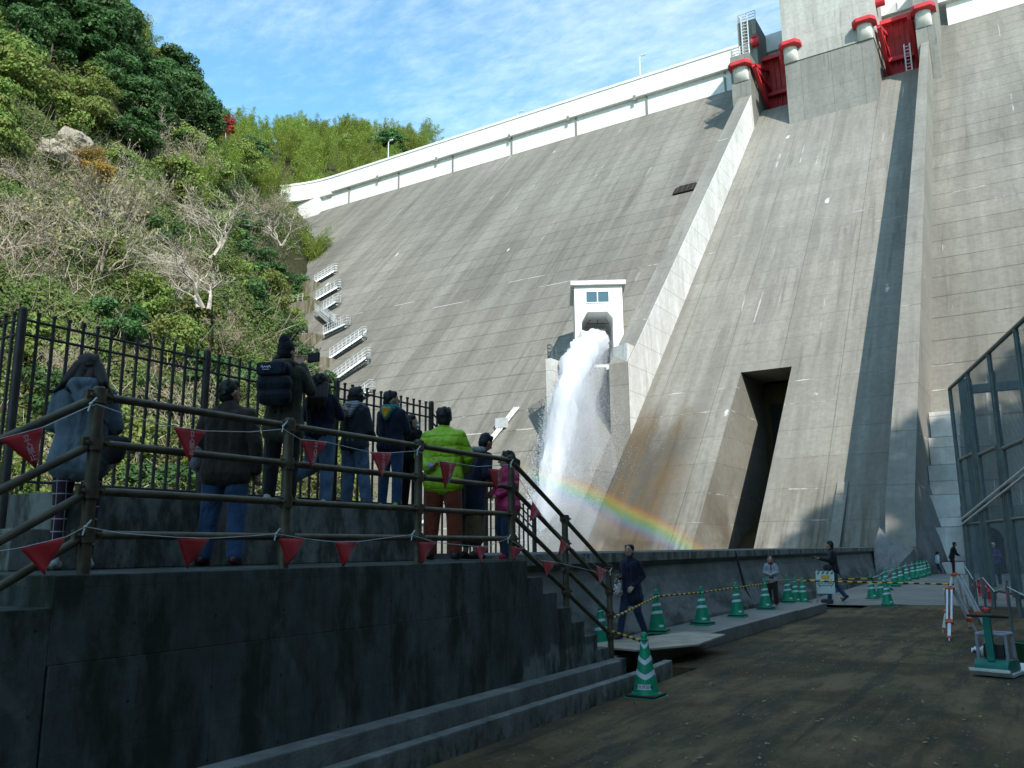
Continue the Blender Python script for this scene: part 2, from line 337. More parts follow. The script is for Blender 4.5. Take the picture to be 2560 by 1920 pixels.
for x in (-45.6, -68, -96.5, -83, -57): f = MB(); f.box(x - .2, x + .2, 108.5, 108.7, 67.8, 68.6); dpart(f, 'drain_box', M_blockd)
# piers: nose with rounded corbel under each red beam, taller body behind
def pier(x0, x1, m, ztop=66.5):
    f = MB(); f.box(x0, x1, 100.5, 109.2, 50, ztop); f.prism([(96.2, 62.0), (96.2, 56.5), (96.9, 50), (100.6, 50), (100.6, 62.0)], x0, x1, 'x')
    dpart(f, 'pier', m)
pier(-27.3, -24.9, M_blockd, 69.2); pier(-6.3, -4.3, M_blockd, 69.2)
f = MB(); f.box(-20.5, -10.6, 95.3, 110, 48.5, 58.3); dpart(f, 'centre_pier', M_blockd)
f = MB(); f.box(-20.56, -10.5, 95.2, 107.5, 58.3, 78); o = dpart(f, 'gate_house', M_block)
def window(x0, x1, y, z0, z1, parent, m=M_glass, inv=None):
    f = MB(); f.box(x0, x1, y, y + .1, z0, z1); w_ = f.build('window', m, parent)
    f = MB(); 
    for a, b, c_, d in ((x0 - .06, x1 + .06, z1, z1 + .07), (x0 - .06, x1 + .06, z0 - .07, z0), (x0 - .06, x0, z0, z1), (x1, x1 + .06, z0, z1), ((x0 + x1) / 2 - .04, (x0 + x1) / 2 + .04, z0, z1)): f.box(a, b, y - .05, y + .1, c_, d)
    fr = f.build('window_frame', M_galv, w_)
    if inv is not None: w_.matrix_parent_inverse = inv
    return w_
IV = Matrix.Translation((40, -110, 0))
window(-19.2, -17.9, 95.1, 67.3, 68.7, dam, inv=IV); window(-15.3, -14.0, 95.1, 67.2, 68.6, dam, inv=IV)
# rounded corbels and red trunnion beams
def corbel(x0, x1, y0, zt):
    cx_, hw = (x0 + x1) / 2, (x1 - x0) / 2; pts = [(x0, y0)] + [(cx_ - hw * math.cos(R(a)), y0 - .15 - .75 * math.sin(R(a)) ** .8) for a in range(0, 181, 20)] + [(x1, y0)]
    f = MB(); zl = [zt, zt - .5, zt - .95, zt - 1.3, zt - 1.6]; sc = [1, .93, .75, .48, .12]
    n = len(pts); vs = []
    for z, s_ in zip(zl, sc):
        for (x, y) in pts: vs.append((x0 + (x - x0) * 1, y0 + (y - y0) * s_, z))
    f.add(vs, [tuple(range(n))] + [tuple(reversed([4 * n + i for i in range(n)]))] + [(k * n + i, k * n + (i + 1) % n, (k + 1) * n + (i + 1) % n, (k + 1) * n + i) for k in range(4) for i in range(n)])
    dpart(f, 'corbel', M_corbel, smooth=True)
    f = MB(); f.prism([(x0 - .4, y0 + .5), (x0 - .4, y0 - .9), (x0 + .1, y0 - 1.5), (x1 + .1, y0 - 1.5), (x1 + .55, y0 - .8), (x1 + .55, y0 + .5)], zt + .02, zt + .5, 'z')
    dpart(f, 'trunnion_beam', M_redl, bevel=.05)
corbel(-27.0, -25.1, 96.2, 59.9); corbel(-20.5, -18.9, 95.2, 59.9); corbel(-12.2, -10.6, 95.2, 59.9); corbel(-6.2, -4.6, 96.2, 59.9)
# radial gates: ribbed skin plate, arms, hoist pulley
def gate(x0, x1):
    sk = MB(); n = 12; cy, cz, r = 95.5, 59.8, 8.6; pr = []
    for i in range(n + 1):
        a = R(-24 + 54 * i / n); pr.append((cy + r * math.cos(a), cz + r * math.sin(a)))
    back = [(y + .25, z) for y, z in reversed(pr)]
    sk.prism(pr + back, x0, x1, 'x'); g = dpart(sk, 'radial_gate', M_red)
    rb = MB()
    k = int((x1 - x0) / .55)
    for j in range(k + 1):
        x = x0 + (x1 - x0) * j / k
        rb.prism([(y - .3, z) for y, z in pr] + [(y, z) for y, z in reversed(pr)], x - .05, x + .05, 'x')
    rb.build('gate_rib', M_red, g)
    for i in (0, 5, n):
        gb = MB(); y, z = pr[i]; gb.box(x0, x1, y - .75, y - .3, z - .25, z + .25)
        gb.build('gate_girder', M_redl, g)
    for x in (x0 + .5, x1 - .5):
        a = MB()
        for i in (1, 6, 10):
            y, z = pr[i]; a.bar((x, 96.0, 59.9), (x, y - .4, z), .42)
        a.bar((x, 98.5, 59.1), (x, 99, 61.3), .2); a.bar((x, 100.5, 58.5), (x, 101, 62.0), .2)
        a.build('gate_arm', M_redl, g)
    return g
gate(-24.9, -20.56); gate(-10.5, -6.3)
for xa, xb in ((-25, -20.6), (-10.5, -6.2)):
    f = MB(); f.prism([(106, 64.4), (112, 64.4), (112, 69.4), (105.4, 69.4), (105.4, 66.9), (106, 66.9)], xa, xb, 'x'); dpart(f, 'bridge_beam', M_crest)
for x in (-25.2, -6.6, -10.2):
    f = MB(); f.bar((x - .3, 100.2, 65.6), (x + .7, 100.2, 65.6), .55, n=14); f.box(x - .1, x + .5, 99.8, 100.6, 66.1, 66.5); dpart(f, 'hoist_sheave', M_redl)
# ladders, small railings on pier noses
def railing(mb, pts, h=1.1, post=1.0, bars=3, r=.035):
    for a, b in zip(pts[:-1], pts[1:]):
        a = Vector(a); b = Vector(b); L = (b - a).length; n = max(1, round(L / post))
        for i in range(n + 1):
            p = a.lerp(b, i / n); mb.bar(p, p + Vector((0, 0, h)), r * 1.1, n=5)
        for k in range(bars):
            z = Vector((0, 0, h * (k + 1) / bars)); mb.bar(a + z, b + z, r, n=5)
def ladder(mb, x, y, z0, z1, wdt=.7):
    mb.box(x - wdt / 2 - .08, x - wdt / 2 + .06, y, y + .14, z0, z1); mb.box(x + wdt / 2 - .06, x + wdt / 2 + .08, y, y + .14, z0, z1)
    for i in range(int((z1 - z0) / .45)): mb.box(x - wdt / 2, x + wdt / 2, y + .03, y + .1, z0 + .2 + i * .45, z0 + .27 + i * .45)
for xa, xb in ((-27.2, -24.9), (-6.2, -4.4)):
    f = MB(); ladder(f, (xa + xb) / 2 - .2, 100.1, 62, 69.8, .8); dpart(f, 'ladder', M_galv)
    f = MB(); railing(f, [(xa, 100.3, 62), (xa, 96.4, 62), (xb, 96.4, 62)], 1.2, 1.1, 3, .05); dpart(f, 'pier_railing', M_galv)
f = MB(); railing(f, [(-27.2, 103, 69.2), (-27.2, 100.6, 69.2), (-24.9, 100.6, 69.2)], 1.2, 1.1, 3, .05); railing(f, [(-6.2, 103, 69.2), (-6.2, 100.6, 69.2), (-4.4, 100.6, 69.2)], 1.2, 1.1, 3, .05); dpart(f, 'top_railing', M_galv)
f = MB(); ladder(f, -21.2, 103.3, 55.5, 60, .6); ladder(f, -7.9, 103.3, 55.5, 61, .6); dpart(f, 'gate_ladder', M_galv)
# intake grating on the left face, small level recess and scale board on the chute
f = MB(); y0 = PY(41.6)
Mg = Matrix.Translation((-30.4, y0 - .08, 41.6)) @ Matrix.Rotation(-math.atan(1 / MS), 4, 'X')
f.prism([(-1.5, -1.0), (1.3, -1.0), (1.3, .1)] + [(-.1 + 1.4 * math.cos(R(a)), .1 + .95 * math.sin(R(a))) for a in range(15, 180, 15)] + [(-1.5, .1)], -.12, 0, 'y', Mg); dpart(f, 'inspection_opening', M_dark)
f = MB()
for i in range(8):
    zz_ = -1.0 + i * .25; hw_ = 1.4 if zz_ < .1 else 1.4 * math.sqrt(max(.02, 1 - ((zz_ - .1) / .95) ** 2)); f.box(-.1 - hw_, -.1 + hw_, -.2, -.14, zz_, zz_ + .08, Mg)
for i in range(4): f.box(-1.1 + i * .62, -1.04 + i * .62, -.24, -.21, -1.0, .75, Mg)
dpart(f, 'grating', M_rust)
f = MB(); Mq = Matrix.Translation((-9.9, PY(4.6), 4.6))
f.prism([(PY(5.2) - .12, 5.2), (PY(1.) - .7, 1.), (PY(1.) + .3, 1.), (PY(5.2) + .3, 5.2)], -10.05, -9.45, 'x'); dpart(f, 'stained_block', M_wallr)
# stepped block wall at the foot of the right face
f = MB()
for i in range(8):
    z = 9.2 - i * 1.7; f.box(-5.12, -3.6 + i * .02, PY(z) - 1.4 - i * .05, PY(z) + 3, z - 1.64, z)
dpart(f, 'toe_block', M_wallw)
f = MB(); f.box(-3.5, 60, 47.3, 60, ZB, 3.4); dpart(f, 'toe_wall', M_par)

# ---- outlet tower with the jet (turned towards the basin)
TR = Matrix.Translation((-29.45, 60.8, 0)) @ Matrix.Rotation(R(29), 4, 'Z')     # local x along the front, y into the dam
tower = empty('outlet_valve_tower', (-29.45, 60.8, 0), R(29), label='small white valve house tower on the dam face with a window above the jet opening', cat='tower')
f = MB(); X = 1.98
f.box(-X, X, 0, 5.4, 20.75, 23.0)                                # room
f.box(-X, -1.45, 0, 5.4, 16.2, 20.75); f.box(1.15, X, 0, 5.4, 16.2, 20.75)   # legs
f.prism([(-1.45, 20.75), (-1.45, 19.9), (-.95, 20.75)], 0, 5.4, 'y'); f.prism([(1.15, 20.75), (.7, 20.75), (1.15, 20.2)], 0, 5.4, 'y')
f.box(-1.45, 1.15, 5.2, 5.4, 16.2, 20.75)
f.build('wall', M_white, tower)
f = MB(); f.box(-X - .3, X + .3, -.35, 5.8, 23.0, 23.35); f.build('roof', M_crest, tower)
w_ = window(-1.0, .85, -.02, 21.55, 22.45, tower)
f = MB(); f.box(-.6, .8, 3.2, 3.4, 20.0, 20.08); f.build('strip_lamp', M_white, tower)
f = MB(); f.bar((-.9, 2.5, 20.4), (1., 2.5, 20.4), .05); f.bar((-.6, 2.5, 20.75), (-.9, 2.5, 20.4), .05); f.bar((0, 2.5, 20.75), (0, 2.5, 20.4), .05); f.bar((.7, 2.5, 20.75), (1, 2.5, 20.4), .05); f.build('hoist_rail', M_rust, tower)
f = MB(); f.bar((-.2, 2.2, 18.3), (-.2, 5.2, 18.3), .75, n=20); f.build('jet_valve', M_galv, tower)
# structure that carries the tower: two side walls and a chute between
sup = empty('outlet_chute', (-30.2, 60, 0), label='open concrete outlet chute under the white tower with stained side walls', cat='chute')
def spart(mb, name, m, **kw): o = mb.build(name, m, sup, **kw); o.matrix_parent_inverse = Matrix.Translation((30.2, -60, 0)); return o
f = MB(); f.prism([(-27.9, 59.4), (-26.6, 57.2), (-25.1, 56.4), (-25.1, 70), (-27.9, 70)], ZB, 16.6, 'z'); spart(f, 'side_wall', M_wallw)
f = MB(); f.prism([(55.3, 6.6), (55.1, 15.9), (68, 15.9), (66, 6.6)], -31.35, -30.85, 'x'); spart(f, 'side_wall', M_wallw, label='thin whitish left side wall')
f = MB(); f.box(-30.85, -27.9, 59.3, 66, ZB, 15.4); f.prism([(-30.85, 57.2), (-30.85, 59.3), (-28.2, 59.3)], 9, 15.6, 'z'); spart(f, 'platform', M_blockd)
f = MB(); f.prism([(-31.9, 59.2), (-27.3, 61.6), (-29, 68), (-34, 68)], 15.4, 16.2, 'z'); spart(f, 'tower_floor', M_crest)
f = MB(); f.prism([(64.5, 15.0), (58.5, 7.2), (50.5, -1), (50.5, ZB), (66, ZB), (66, 15)], -30.85, -27.9, 'x'); spart(f, 'chute_floor', M_chute)
f = MB(); railing(f, [(-31.25, 62, 15.9), (-31.25, 55.3, 15.9), (-30.9, 55.3, 15.9)], 1.15, 1.3, 4, .035); spart(f, 'railing', M_net)
f = MB(); railing(f, [(-27.2, 66.4, 17.4), (-27.2, 64.2, 17.4)], 1.2, 1.1, 4, .035); f.box(-27.9, -26.7, 64, 67, 16.6, 17.4); spart(f, 'service_platform', M_galv)
# drain pipes running down the face beside the chute
pp = MB()
for k in range(3): pp.bar((-36.9 + k * .22, PY(13.2) - .3, 13.2), (-39.4 + k * .22, PY(3.4) - .3, 3.4), .08, n=6)
pp.box(-37.6, -36.7, PY(11.6) - .7, PY(11.6) - .1, 11.3, 12.1)
tag(pp.build('conduit_bundle', M_galv), 'pale grey conduits running down the dam face left of the water jet', 'conduit')
pp = MB(); pp.tube([(-35.5, 62.4, 9.6), (-35.3, 60.2, 8.4), (-37.3, 54.5, 2.4), (-38.4, 51, -2)], .22, 10); 
pr = tag(pp.build('drain_pipe', M_crest, smooth=True), 'white drain pipe with black bands slanting down left of the jet', 'pipe')
pb = MB()
for i in range(4):
    a = Vector((-35.3, 60.2, 8.4)).lerp(Vector((-37.3, 54.5, 2.4)), .04 + i * .1); b = Vector((-35.3, 60.2, 8.4)).lerp(Vector((-37.3, 54.5, 2.4)), .08 + i * .1); pb.bar(a, b, .26, n=10)
pb.build('pipe_band', M_black, pr)
# street lamps on the crest
for i, (x, lab) in enumerate(((-45.7, 'white lamp post on the crest nearest the left gate'), (-68.1, 'white lamp post on the crest in the middle of the left wing'), (-96.5, 'white lamp post on the crest nearest the wooded hill'))):
    h = 5.6 if i != 1 else 2.6
    lp = empty('street_lamp', (x, 111.5, 71.0 if i != 1 else 71.2), label=lab, cat='street lamp', group='lamp posts along the dam crest')
    MB().tube([(0, 0, -2.4), (0, 0, h - .3), (.15, 0, h), (.45, 0, h + .1)], [.12, .09, .07, .06], 8).build('pole', M_galv, lp, smooth=True)
    MB().box(.3, 1.05, -.15, .15, h + .03, h + .2).build('lamp_head', M_galv, lp, bevel=.03)
# ================================================================ GROUND, HILLS, WATER
def nz(x, y, s, o=0): return mnoise.noise(Vector((x * s + o, y * s - o, o * .37)))
def lerp_tab(t, tab):
    if t <= tab[0][0]: return tab[0][1]
    for (a, va), (b, vb) in zip(tab[:-1], tab[1:]):
        if t <= b: return va + (vb - va) * (t - a) / (b - a)
    return tab[-1][1] + (t - tab[-1][0]) * .3
T_DAM = [(0, -6), (6, 2), (10, 5.5), (18, 11), (28, 17), (40, 25), (53, 36), (67, 48), (84, 62), (92, 70), (110, 84), (140, 100), (200, 112)]
T_SPUR = [(0, -6), (4, 1.0), (10, 5), (20, 15), (32, 27), (48, 45), (62, 60), (74, 73), (100, 95), (150, 112)]
def hill_z(x, y):
    s = -31 - x
    if s < 0: return -6.
    a = lerp_tab(s, T_DAM); b = lerp_tab(s, T_SPUR)
    w = min(1, max(0, (80 - y) / 44)); w = w * w * (3 - 2 * w)
    z = a * (1 - w) + b * w
    z += 13.5 * math.exp(-((s - 84) / 27) ** 2 - ((y - 66) / 30) ** 2) * min(1, max(0, (107 - y) / 18))
    if y > 118 and s > 60: z += min(38, (y - 118) * .42) * min(1, (s - 60) / 40)
    if y > 112 and s < 90: z -= (90 - s) * .5 * min(1, (y - 112) / 6)
    k = min(1, s / 12); dd_ = PY(z) - y
    if -20 < dd_ < 15 and z < 52: z -= 8 * min(1, (15 - dd_) / 12) * min(1, (52 - z) / 6)
    z += k * (nz(x, y, .05, 3) * 5 + nz(x, y, .13, 9) * 2.4 + nz(x, y, .4, 5) * .7)
    return z
def grid_mesh(name, xs, ys, fz, m):
    vs = [(x, y, fz(x, y)) for y in ys for x in xs]; n = len(xs)
    fs = [(j * n + i, j * n + i + 1, (j + 1) * n + i + 1, (j + 1) * n + i) for j in range(len(ys) - 1) for i in range(n - 1)]
    me = bpy.data.meshes.new(name); me.from_pydata(vs, [], fs); return link(name, me, m, smooth=True)
xs = [-31 - i * 1.6 for i in range(0, 90)] + [-180 - i * 12 for i in range(12)]
ys = [-120 + i * 8 for i in range(14)] + [-8 + i * 1.8 for i in range(0, 68)] + [118 + i * 4 for i in range(60)]
hz = lambda x, y: hill_z(x, y)
tag(grid_mesh('hillside', xs, ys, hz, M_hill), kind='structure')
# right bank: a steep wooded hill, high enough to keep the path in its shadow
def rhill(x, y):
    s = x - 9 + (0 if y < 40 else 0)
    if s < 0: return -.3
    cap = 41 - 5.0 * min(1, max(0, (y + 22) / 18)); z = min(s * 1.55, cap + s * .12)
    return z - .3 + min(1, s / 8) * (nz(x, y, .06, 2) * 4 + nz(x, y, .2, 4) * 1.2)
xs2 = [7.5 + i * 2.2 for i in range(50)]
ys2 = [-170 + i * 5 for i in range(46)]
tag(grid_mesh('right_bank_hillside', xs2, ys2, rhill, M_hill), kind='structure')
# river bed to the horizon, basin water
g = MB(); g.box(-1500, 1500, -1500, 1500, -12, -9.5); tag(g.build('riverbed_ground', M_hill), kind='structure')
m_w, t = mat('basin_water'); finish(t, (.03, .05, .045, 1), .08, t.noise(t.pos(), 1.5, 4), .4, .1, spec=.6)
g = MB(); g.box(-33, -6.9, -120, 52, -8.2, -4.2); tag(g.build('basin_water', m_w), kind='structure')
# dirt yard
def gz(x, y):
    return -.1 + nz(x, y, .25, 1) * .035 + nz(x, y, .9, 2) * .018 - .0 + .1 * min(1, max(0, (y - 21) / 6)) + .14 * min(1, max(0, (y - 29) / 10)) + nz(x, y, 3, 6) * .006
HX0, HX1, HY0, HY1 = -5.2, -4.35, 9.9, 11.75      # the open ditch under the plywood
xs3 = [-4.24 + i * .28 for i in range(47)]; ys3 = [-14 + i * .5 for i in range(130)]
tag(grid_mesh('dirt_yard', xs3, ys3, gz, M_dirt), kind='structure')
g = MB()
g.box(-7.0, -4.085, 11.78, 51, -1.2, -.12); g.box(-4.34, -4.085, 10.0, 11.78, -1.2, -.12)
tag(g.build('path_base_ground', M_dirt), kind='structure')
# paler wet concrete beyond the dirt, ragged front edge
pts = [(-6.0, 23.9)]
for i in range(30):
    x = -6.0 + i * .45; pts.append((x, 25.1 + .5 * nz(x, 0, .9, 3) + .35 * nz(x, 0, 3, 4) + max(0, (x + 2)) * .25))
g = MB(); top = [(x, y, gz(x, y) + .035) for x, y in pts[1:]]
xsA = [p[0] for p in pts[1:]]
vs = []; fs = []; rows = 22
for j in range(rows):
    for i, x in enumerate(xsA):
        y = pts[i + 1][1] + (52 - pts[i + 1][1]) * (j / (rows - 1)) ** 1.5
        vs.append((x, y, gz(x, y) + (.03 if j else -.01)))
n = len(xsA); fs = [(j * n + i, j * n + i + 1, (j + 1) * n + i + 1, (j + 1) * n + i) for j in range(rows - 1) for i in range(n - 1)]
me = bpy.data.meshes.new('concrete_apron'); me.from_pydata(vs, [], fs); tag(link('concrete_apron', me, M_apron, smooth=True), kind='structure')
# walkway slabs over the ditch
g = MB()
for i, (ya, yb) in enumerate(((11.8, 14.3), (14.32, 17.3), (17.32, 20.3), (20.32, 23.2))):
    g.box(-6.1, -5.02 + (.02 if i % 2 else 0), ya, yb, -.12, .12 - i * .006)
tag(g.build('walkway_slab', M_apron, bevel=.015), 'long raised concrete walkway slabs between the flared wall and the dirt yard', 'walkway', kind='thing')
# gutter along the viewing platform
g = MB(); g.box(-4.745, -4.55, -3, 9.75, -.6, .2); tag(g.build('gutter_kerb', M_kerb, bevel=.012), 'inner kerb of the gutter tight against the platform wall', 'kerb')
g = MB(); g.box(-4.55, -4.35, -3, 9.75, -.6, -.12); tag(g.build('gutter_channel', M_kerb), kind='structure')
g = MB(); g.box(-4.35, -4.23, -3, 9.86, -.6, 0.1)
g.add([(-4.35, 9.86, -.6), (-4.23, 9.86, -.6), (-4.44, 11.1, -.6), (-4.56, 11.1, -.6), (-4.35, 9.86, .1), (-4.23, 9.86, .1), (-4.44, 11.1, .06), (-4.56, 11.1, .06)], [(0, 1, 2, 3), (4, 7, 6, 5), (0, 4, 5, 1), (1, 5, 6, 2), (2, 6, 7, 3), (3, 7, 4, 0)])
tag(g.build('gutter_kerb', M_kerb, bevel=.012), 'outer kerb of the gutter beside the dirt, bending in at the ditch', 'kerb')
# ditch pit: walls and dark bottom
g = MB(); g.box(-5.9, -5.3, 9.9, 11.8, -1.3, .05); g.box(-5.3, -4.1, 11.8, 11.95, -1.3, -.13); g.box(-5.3, -4.2, 9.76, 11.8, -1.5, -1.25)
tag(g.build('drain_pit', M_kerb), 'dark open drain pit under the plywood sheet', 'drain pit')
g = MB(); g.add([(-5.95, 11.35, .135), (-5.0, 11.15, .135), (-4.5, 12.3, .125), (-4.62, 13.9, .12), (-5.3, 13.9, .13),
                 (-5.95, 11.35, .16), (-5.0, 11.15, .16), (-4.5, 12.3, .15), (-4.62, 13.9, .145), (-5.3, 13.9, .155)],
                [(4, 3, 2, 1, 0), (5, 6, 7, 8, 9)] + [(i, (i + 1) % 5, (i + 1) % 5 + 5, i + 5) for i in range(5)])
M_ply = plain('weathered_plywood', (.36, .32, .25), .8, .2, 3)
tag(g.build('plywood_sheet', M_ply), 'pale plywood sheet bridging the drain pit beside the walkway', 'plywood sheet')

# ---- flared parapet wall along the basin (continues the right training wall)
prof = [(-7.2, -9), (-7.2, 1.47), (-7.13, 1.49), (-6.46, 1.49), (-6.42, 1.46), (-6.42, 1.27), (-6.48, 1.23), (-6.44, 1.0), (-6.32, .7), (-6.24, .56), (-6.2, .5), (-6.0, .16), (-5.93, -.3), (-5.93, -1), (-6.2, -9)]
shf = lambda y: -.033 * (min(26, max(14.5, y)) - 14.5)
g = MB(); n = len(prof); ysP = [8.9, 12, 16, 21, 21.02, 26, 31, 36, 41, 44.5]
vs = [(x + shf(y), y, z if z < 1.2 else z - .0006 * max(0, y - 10)) for y in ysP for x, z in prof]
fs = [tuple(reversed(range(n))), tuple((len(ysP) - 1) * n + i for i in range(n))] + [(k * n + i, k * n + (i + 1) % n, (k + 1) * n + (i + 1) % n, (k + 1) * n + i) for k in range(len(ysP) - 1) for i in range(n)]
g.add(vs, fs); o = g.build('parapet_wall', M_par); tag(o, 'low flared concrete parapet wall between the path and the stilling basin', 'wall')
g = MB()
for ya, yb in ((8.95, 14.5), (14.5, 26), (26, 44.4)):
    xa, xb = -6.415 + shf(ya), -6.415 + shf(yb)
    g.add([(xa, ya, 1.3), (xb, yb, 1.3), (xb + .025, yb, 1.3), (xa + .025, ya, 1.3), (xa, ya, 1.45), (xb, yb, 1.45), (xb + .025, yb, 1.45), (xa + .025, ya, 1.45)], [(0, 1, 2, 3), (4, 7, 6, 5), (0, 4, 5, 1), (1, 5, 6, 2), (2, 6, 7, 3), (3, 7, 4, 0)])
g.build('coping_face', M_copi, o)
g = MB()
for y in (21.0, 33): g.prism([(-6.43 + shf(y), 1.44), (-6.385 + shf(y), 1.44), (-6.17 + shf(y), .5), (-5.9 + shf(y), -.1), (-6.1 + shf(y), -.1)], y - .03, y + .03, 'y')
g.build('expansion_joint', M_black, o)
# flare where the wall rises into the dam
g = MB(); g.add([(-6.8, 42, 1.45), (-5.15, 43.5, 1.5), (-5.15, 50.5, 5), (-6.8, 50, 5), (-6.3, 39, -.2), (-4.2, 46, -.2), (-3.9, 51, -.2), (-6.2, 50, -.2)], [(0, 1, 2, 3), (4, 5, 1, 0), (5, 6, 2, 1)])
g.build('flare', M_par, o)

# ================================================================ VIEWING PLATFORM
XW = -4.76
plat = empty('viewing_platform', (-6, 6, 0), label='raised concrete viewing platform with stairs at both ends carrying the onlookers', cat='platform')
def ppart(mb, name, m, **kw): o = mb.build(name, m, plat, **kw); o.matrix_parent_inverse = Matrix.Translation((6, -6, 0)); return o
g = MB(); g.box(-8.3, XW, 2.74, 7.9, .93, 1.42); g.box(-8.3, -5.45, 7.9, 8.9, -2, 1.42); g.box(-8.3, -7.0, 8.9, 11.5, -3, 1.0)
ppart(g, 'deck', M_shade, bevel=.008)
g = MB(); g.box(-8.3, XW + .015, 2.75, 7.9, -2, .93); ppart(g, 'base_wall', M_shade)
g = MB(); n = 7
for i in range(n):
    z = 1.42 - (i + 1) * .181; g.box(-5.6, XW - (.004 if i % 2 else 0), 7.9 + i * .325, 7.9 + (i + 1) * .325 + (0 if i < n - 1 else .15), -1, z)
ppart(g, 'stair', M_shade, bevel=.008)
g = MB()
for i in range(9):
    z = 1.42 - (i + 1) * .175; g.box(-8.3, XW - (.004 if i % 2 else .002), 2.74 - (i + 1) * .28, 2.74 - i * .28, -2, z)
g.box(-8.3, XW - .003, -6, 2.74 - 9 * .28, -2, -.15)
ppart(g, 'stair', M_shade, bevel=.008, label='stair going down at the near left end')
g = MB(); g.box(-6.95, -6.2, 3.55, 7.85, 1.42, 2.0); g.box(-6.95, -6.25, 3.25, 3.55, 1.42, 1.72)
o = g.build('low_wall', M_lowwall, bevel=.012); tag(o, 'long knee high concrete wall on the platform that children stand on', 'wall')

# ---- brown pipe handrail with clamps
XR = -4.85
hr = empty('pipe_handrail', (XR, 3, 1.42), label='brown four bar pipe handrail along the platform edge and down both stairs', cat='handrail')
def hpart(mb, name, m, **kw): o = mb.build(name, m, hr, **kw); o.matrix_parent_inverse = Matrix.Translation((-XR, -3, -1.42)); return o
posts = [(2.96, 1.42), (4.52, 1.42), (6.12, 1.42), (7.73, 1.42), (8.92, .82), (10.08, .22)]
levels = [1.07, .77, .47, .19]
LH = [1.07, .78, .49, .23]
top = lambda i: 1.1 if i < 4 else 1.05
for i, (y, z) in enumerate(posts):
    g = MB(); g.bar((XR, y, z - .05), (XR, y, z + top(i)), .038, n=14); hpart(g, 'post', M_rail, smooth=True)
    g = MB(); g.bar((XR, y, z + top(i)), (XR, y, z + top(i) + .03), .042, n=14, r2=.03); hpart(g, 'post_cap', M_rail, smooth=True)
    for h in LH:
        g = MB(); g.bar((XR, y, z + h - .045), (XR, y, z + h + .045), .05, n=14); g.box(XR - .02, XR + .02, y - .085, y + .085, z + h - .03, z + h + .03); g.bar((XR + .02, y + .06, z + h), (XR + .05, y + .06, z + h), .012, n=6); g.bar((XR + .02, y - .06, z + h), (XR + .05, y - .06, z + h), .012, n=6)
        hpart(g, 'clamp', M_rail, smooth=True)
for h in LH:
    for (ya, za), (yb, zb) in zip(posts[:-1], posts[1:]):
        g = MB(); g.bar((XR, ya + .05, za + h - (.03 if za != zb else 0)), (XR, yb - .05, zb + h + (.03 if za != zb else 0)), .026, n=12); hpart(g, 'rail', M_rail, smooth=True)
    g = MB(); g.bar((XR, 2.91, 1.42 + h - .03), (XR, .6, 1.42 + h - 1.42 - .0), .026, n=12); hpart(g, 'rail', M_rail, smooth=True)
g = MB(); g.bar((XR, .6, -.6), (XR, .6, 1.12), .038, n=12); hpart(g, 'post', M_rail, smooth=True)

# ---- tall picket fence behind the onlookers
XF = -6.78
pf = empty('picket_fence', (XF, 6, 2), label='tall dark brown picket fence behind the onlookers on the platform', cat='fence')
def fpart(mb, name, m, **kw): o = mb.build(name, m, pf, **kw); o.matrix_parent_inverse = Matrix.Translation((-XF, -6, -2)); return o
ZT = 3.47
picks = []
def picket(x, y, z0, z1): picks.append((x, y, z0, z1))
def fpost(x, y, z0, z1):
    g = MB(); g.bar((x, y, z0), (x, y, z1), .036, n=14); g.bar((x, y, z1), (x, y, z1 + .02), .036, n=14, r2=.025); fpart(g, 'post', M_fence, smooth=True)
for y in (3.44, 5.22, 7.02, 8.81): fpost(XF, y, 1.42, ZT)
y = 3.44 + .128
while y < 8.75:
    if min(abs(y - p) for p in (5.22, 7.02)) > .05: picket(XF, y, (2.03 if y < 7.85 else 1.47), ZT - .02)
    y += .1281
for z in (ZT - .08, ZT - .2):
    g = MB(); g.bar((XF, 3.44, z), (XF, 8.81, z), .012, n=8); fpart(g, 'top_rail', M_fence)
g = MB(); g.bar((XF, 3.44, 2.1), (XF, 8.81, 2.1), .012, n=8); fpart(g, 'bottom_rail', M_fence)
for (yp, zt) in ((10.11, 2.75), (11.47, 2.04)): fpost(XF, yp, .9, zt)
for k in (.08, .2):
    g = MB(); g.bar((XF, 8.81, 3.42 - k), (XF, 11.47, 2.04 - k), .012, n=8); fpart(g, 'top_rail', M_fence)
y = 8.81 + .13
while y < 11.4:
    if abs(y - 10.11) > .05: picket(XF, y, .95, 3.42 - (y - 8.81) * .519)
    y += .13
for i in range(26):                                    # the wing that turns away to the left
    x = XF - .13 * (i + 1)
    if i in (12, 25): fpost(x, 3.44, 1.42, ZT)
    else: picket(x, 3.44, 1.47, ZT - .02)
for z in (ZT - .08, ZT - .2, 1.52):
    g = MB(); g.bar((XF, 3.44, z), (XF - 3.4, 3.44, z), .012, n=8); fpart(g, 'top_rail' if z > 2 else 'bottom_rail', M_fence)
for (x, yy, z0, z1) in picks:
    g = MB(); g.bar((x, yy, z0), (x, yy, z1), .0145, n=8); g.bar((x, yy, z1), (x, yy, z1 + .02), .02, n=8); fpart(g, 'picket', M_fence)
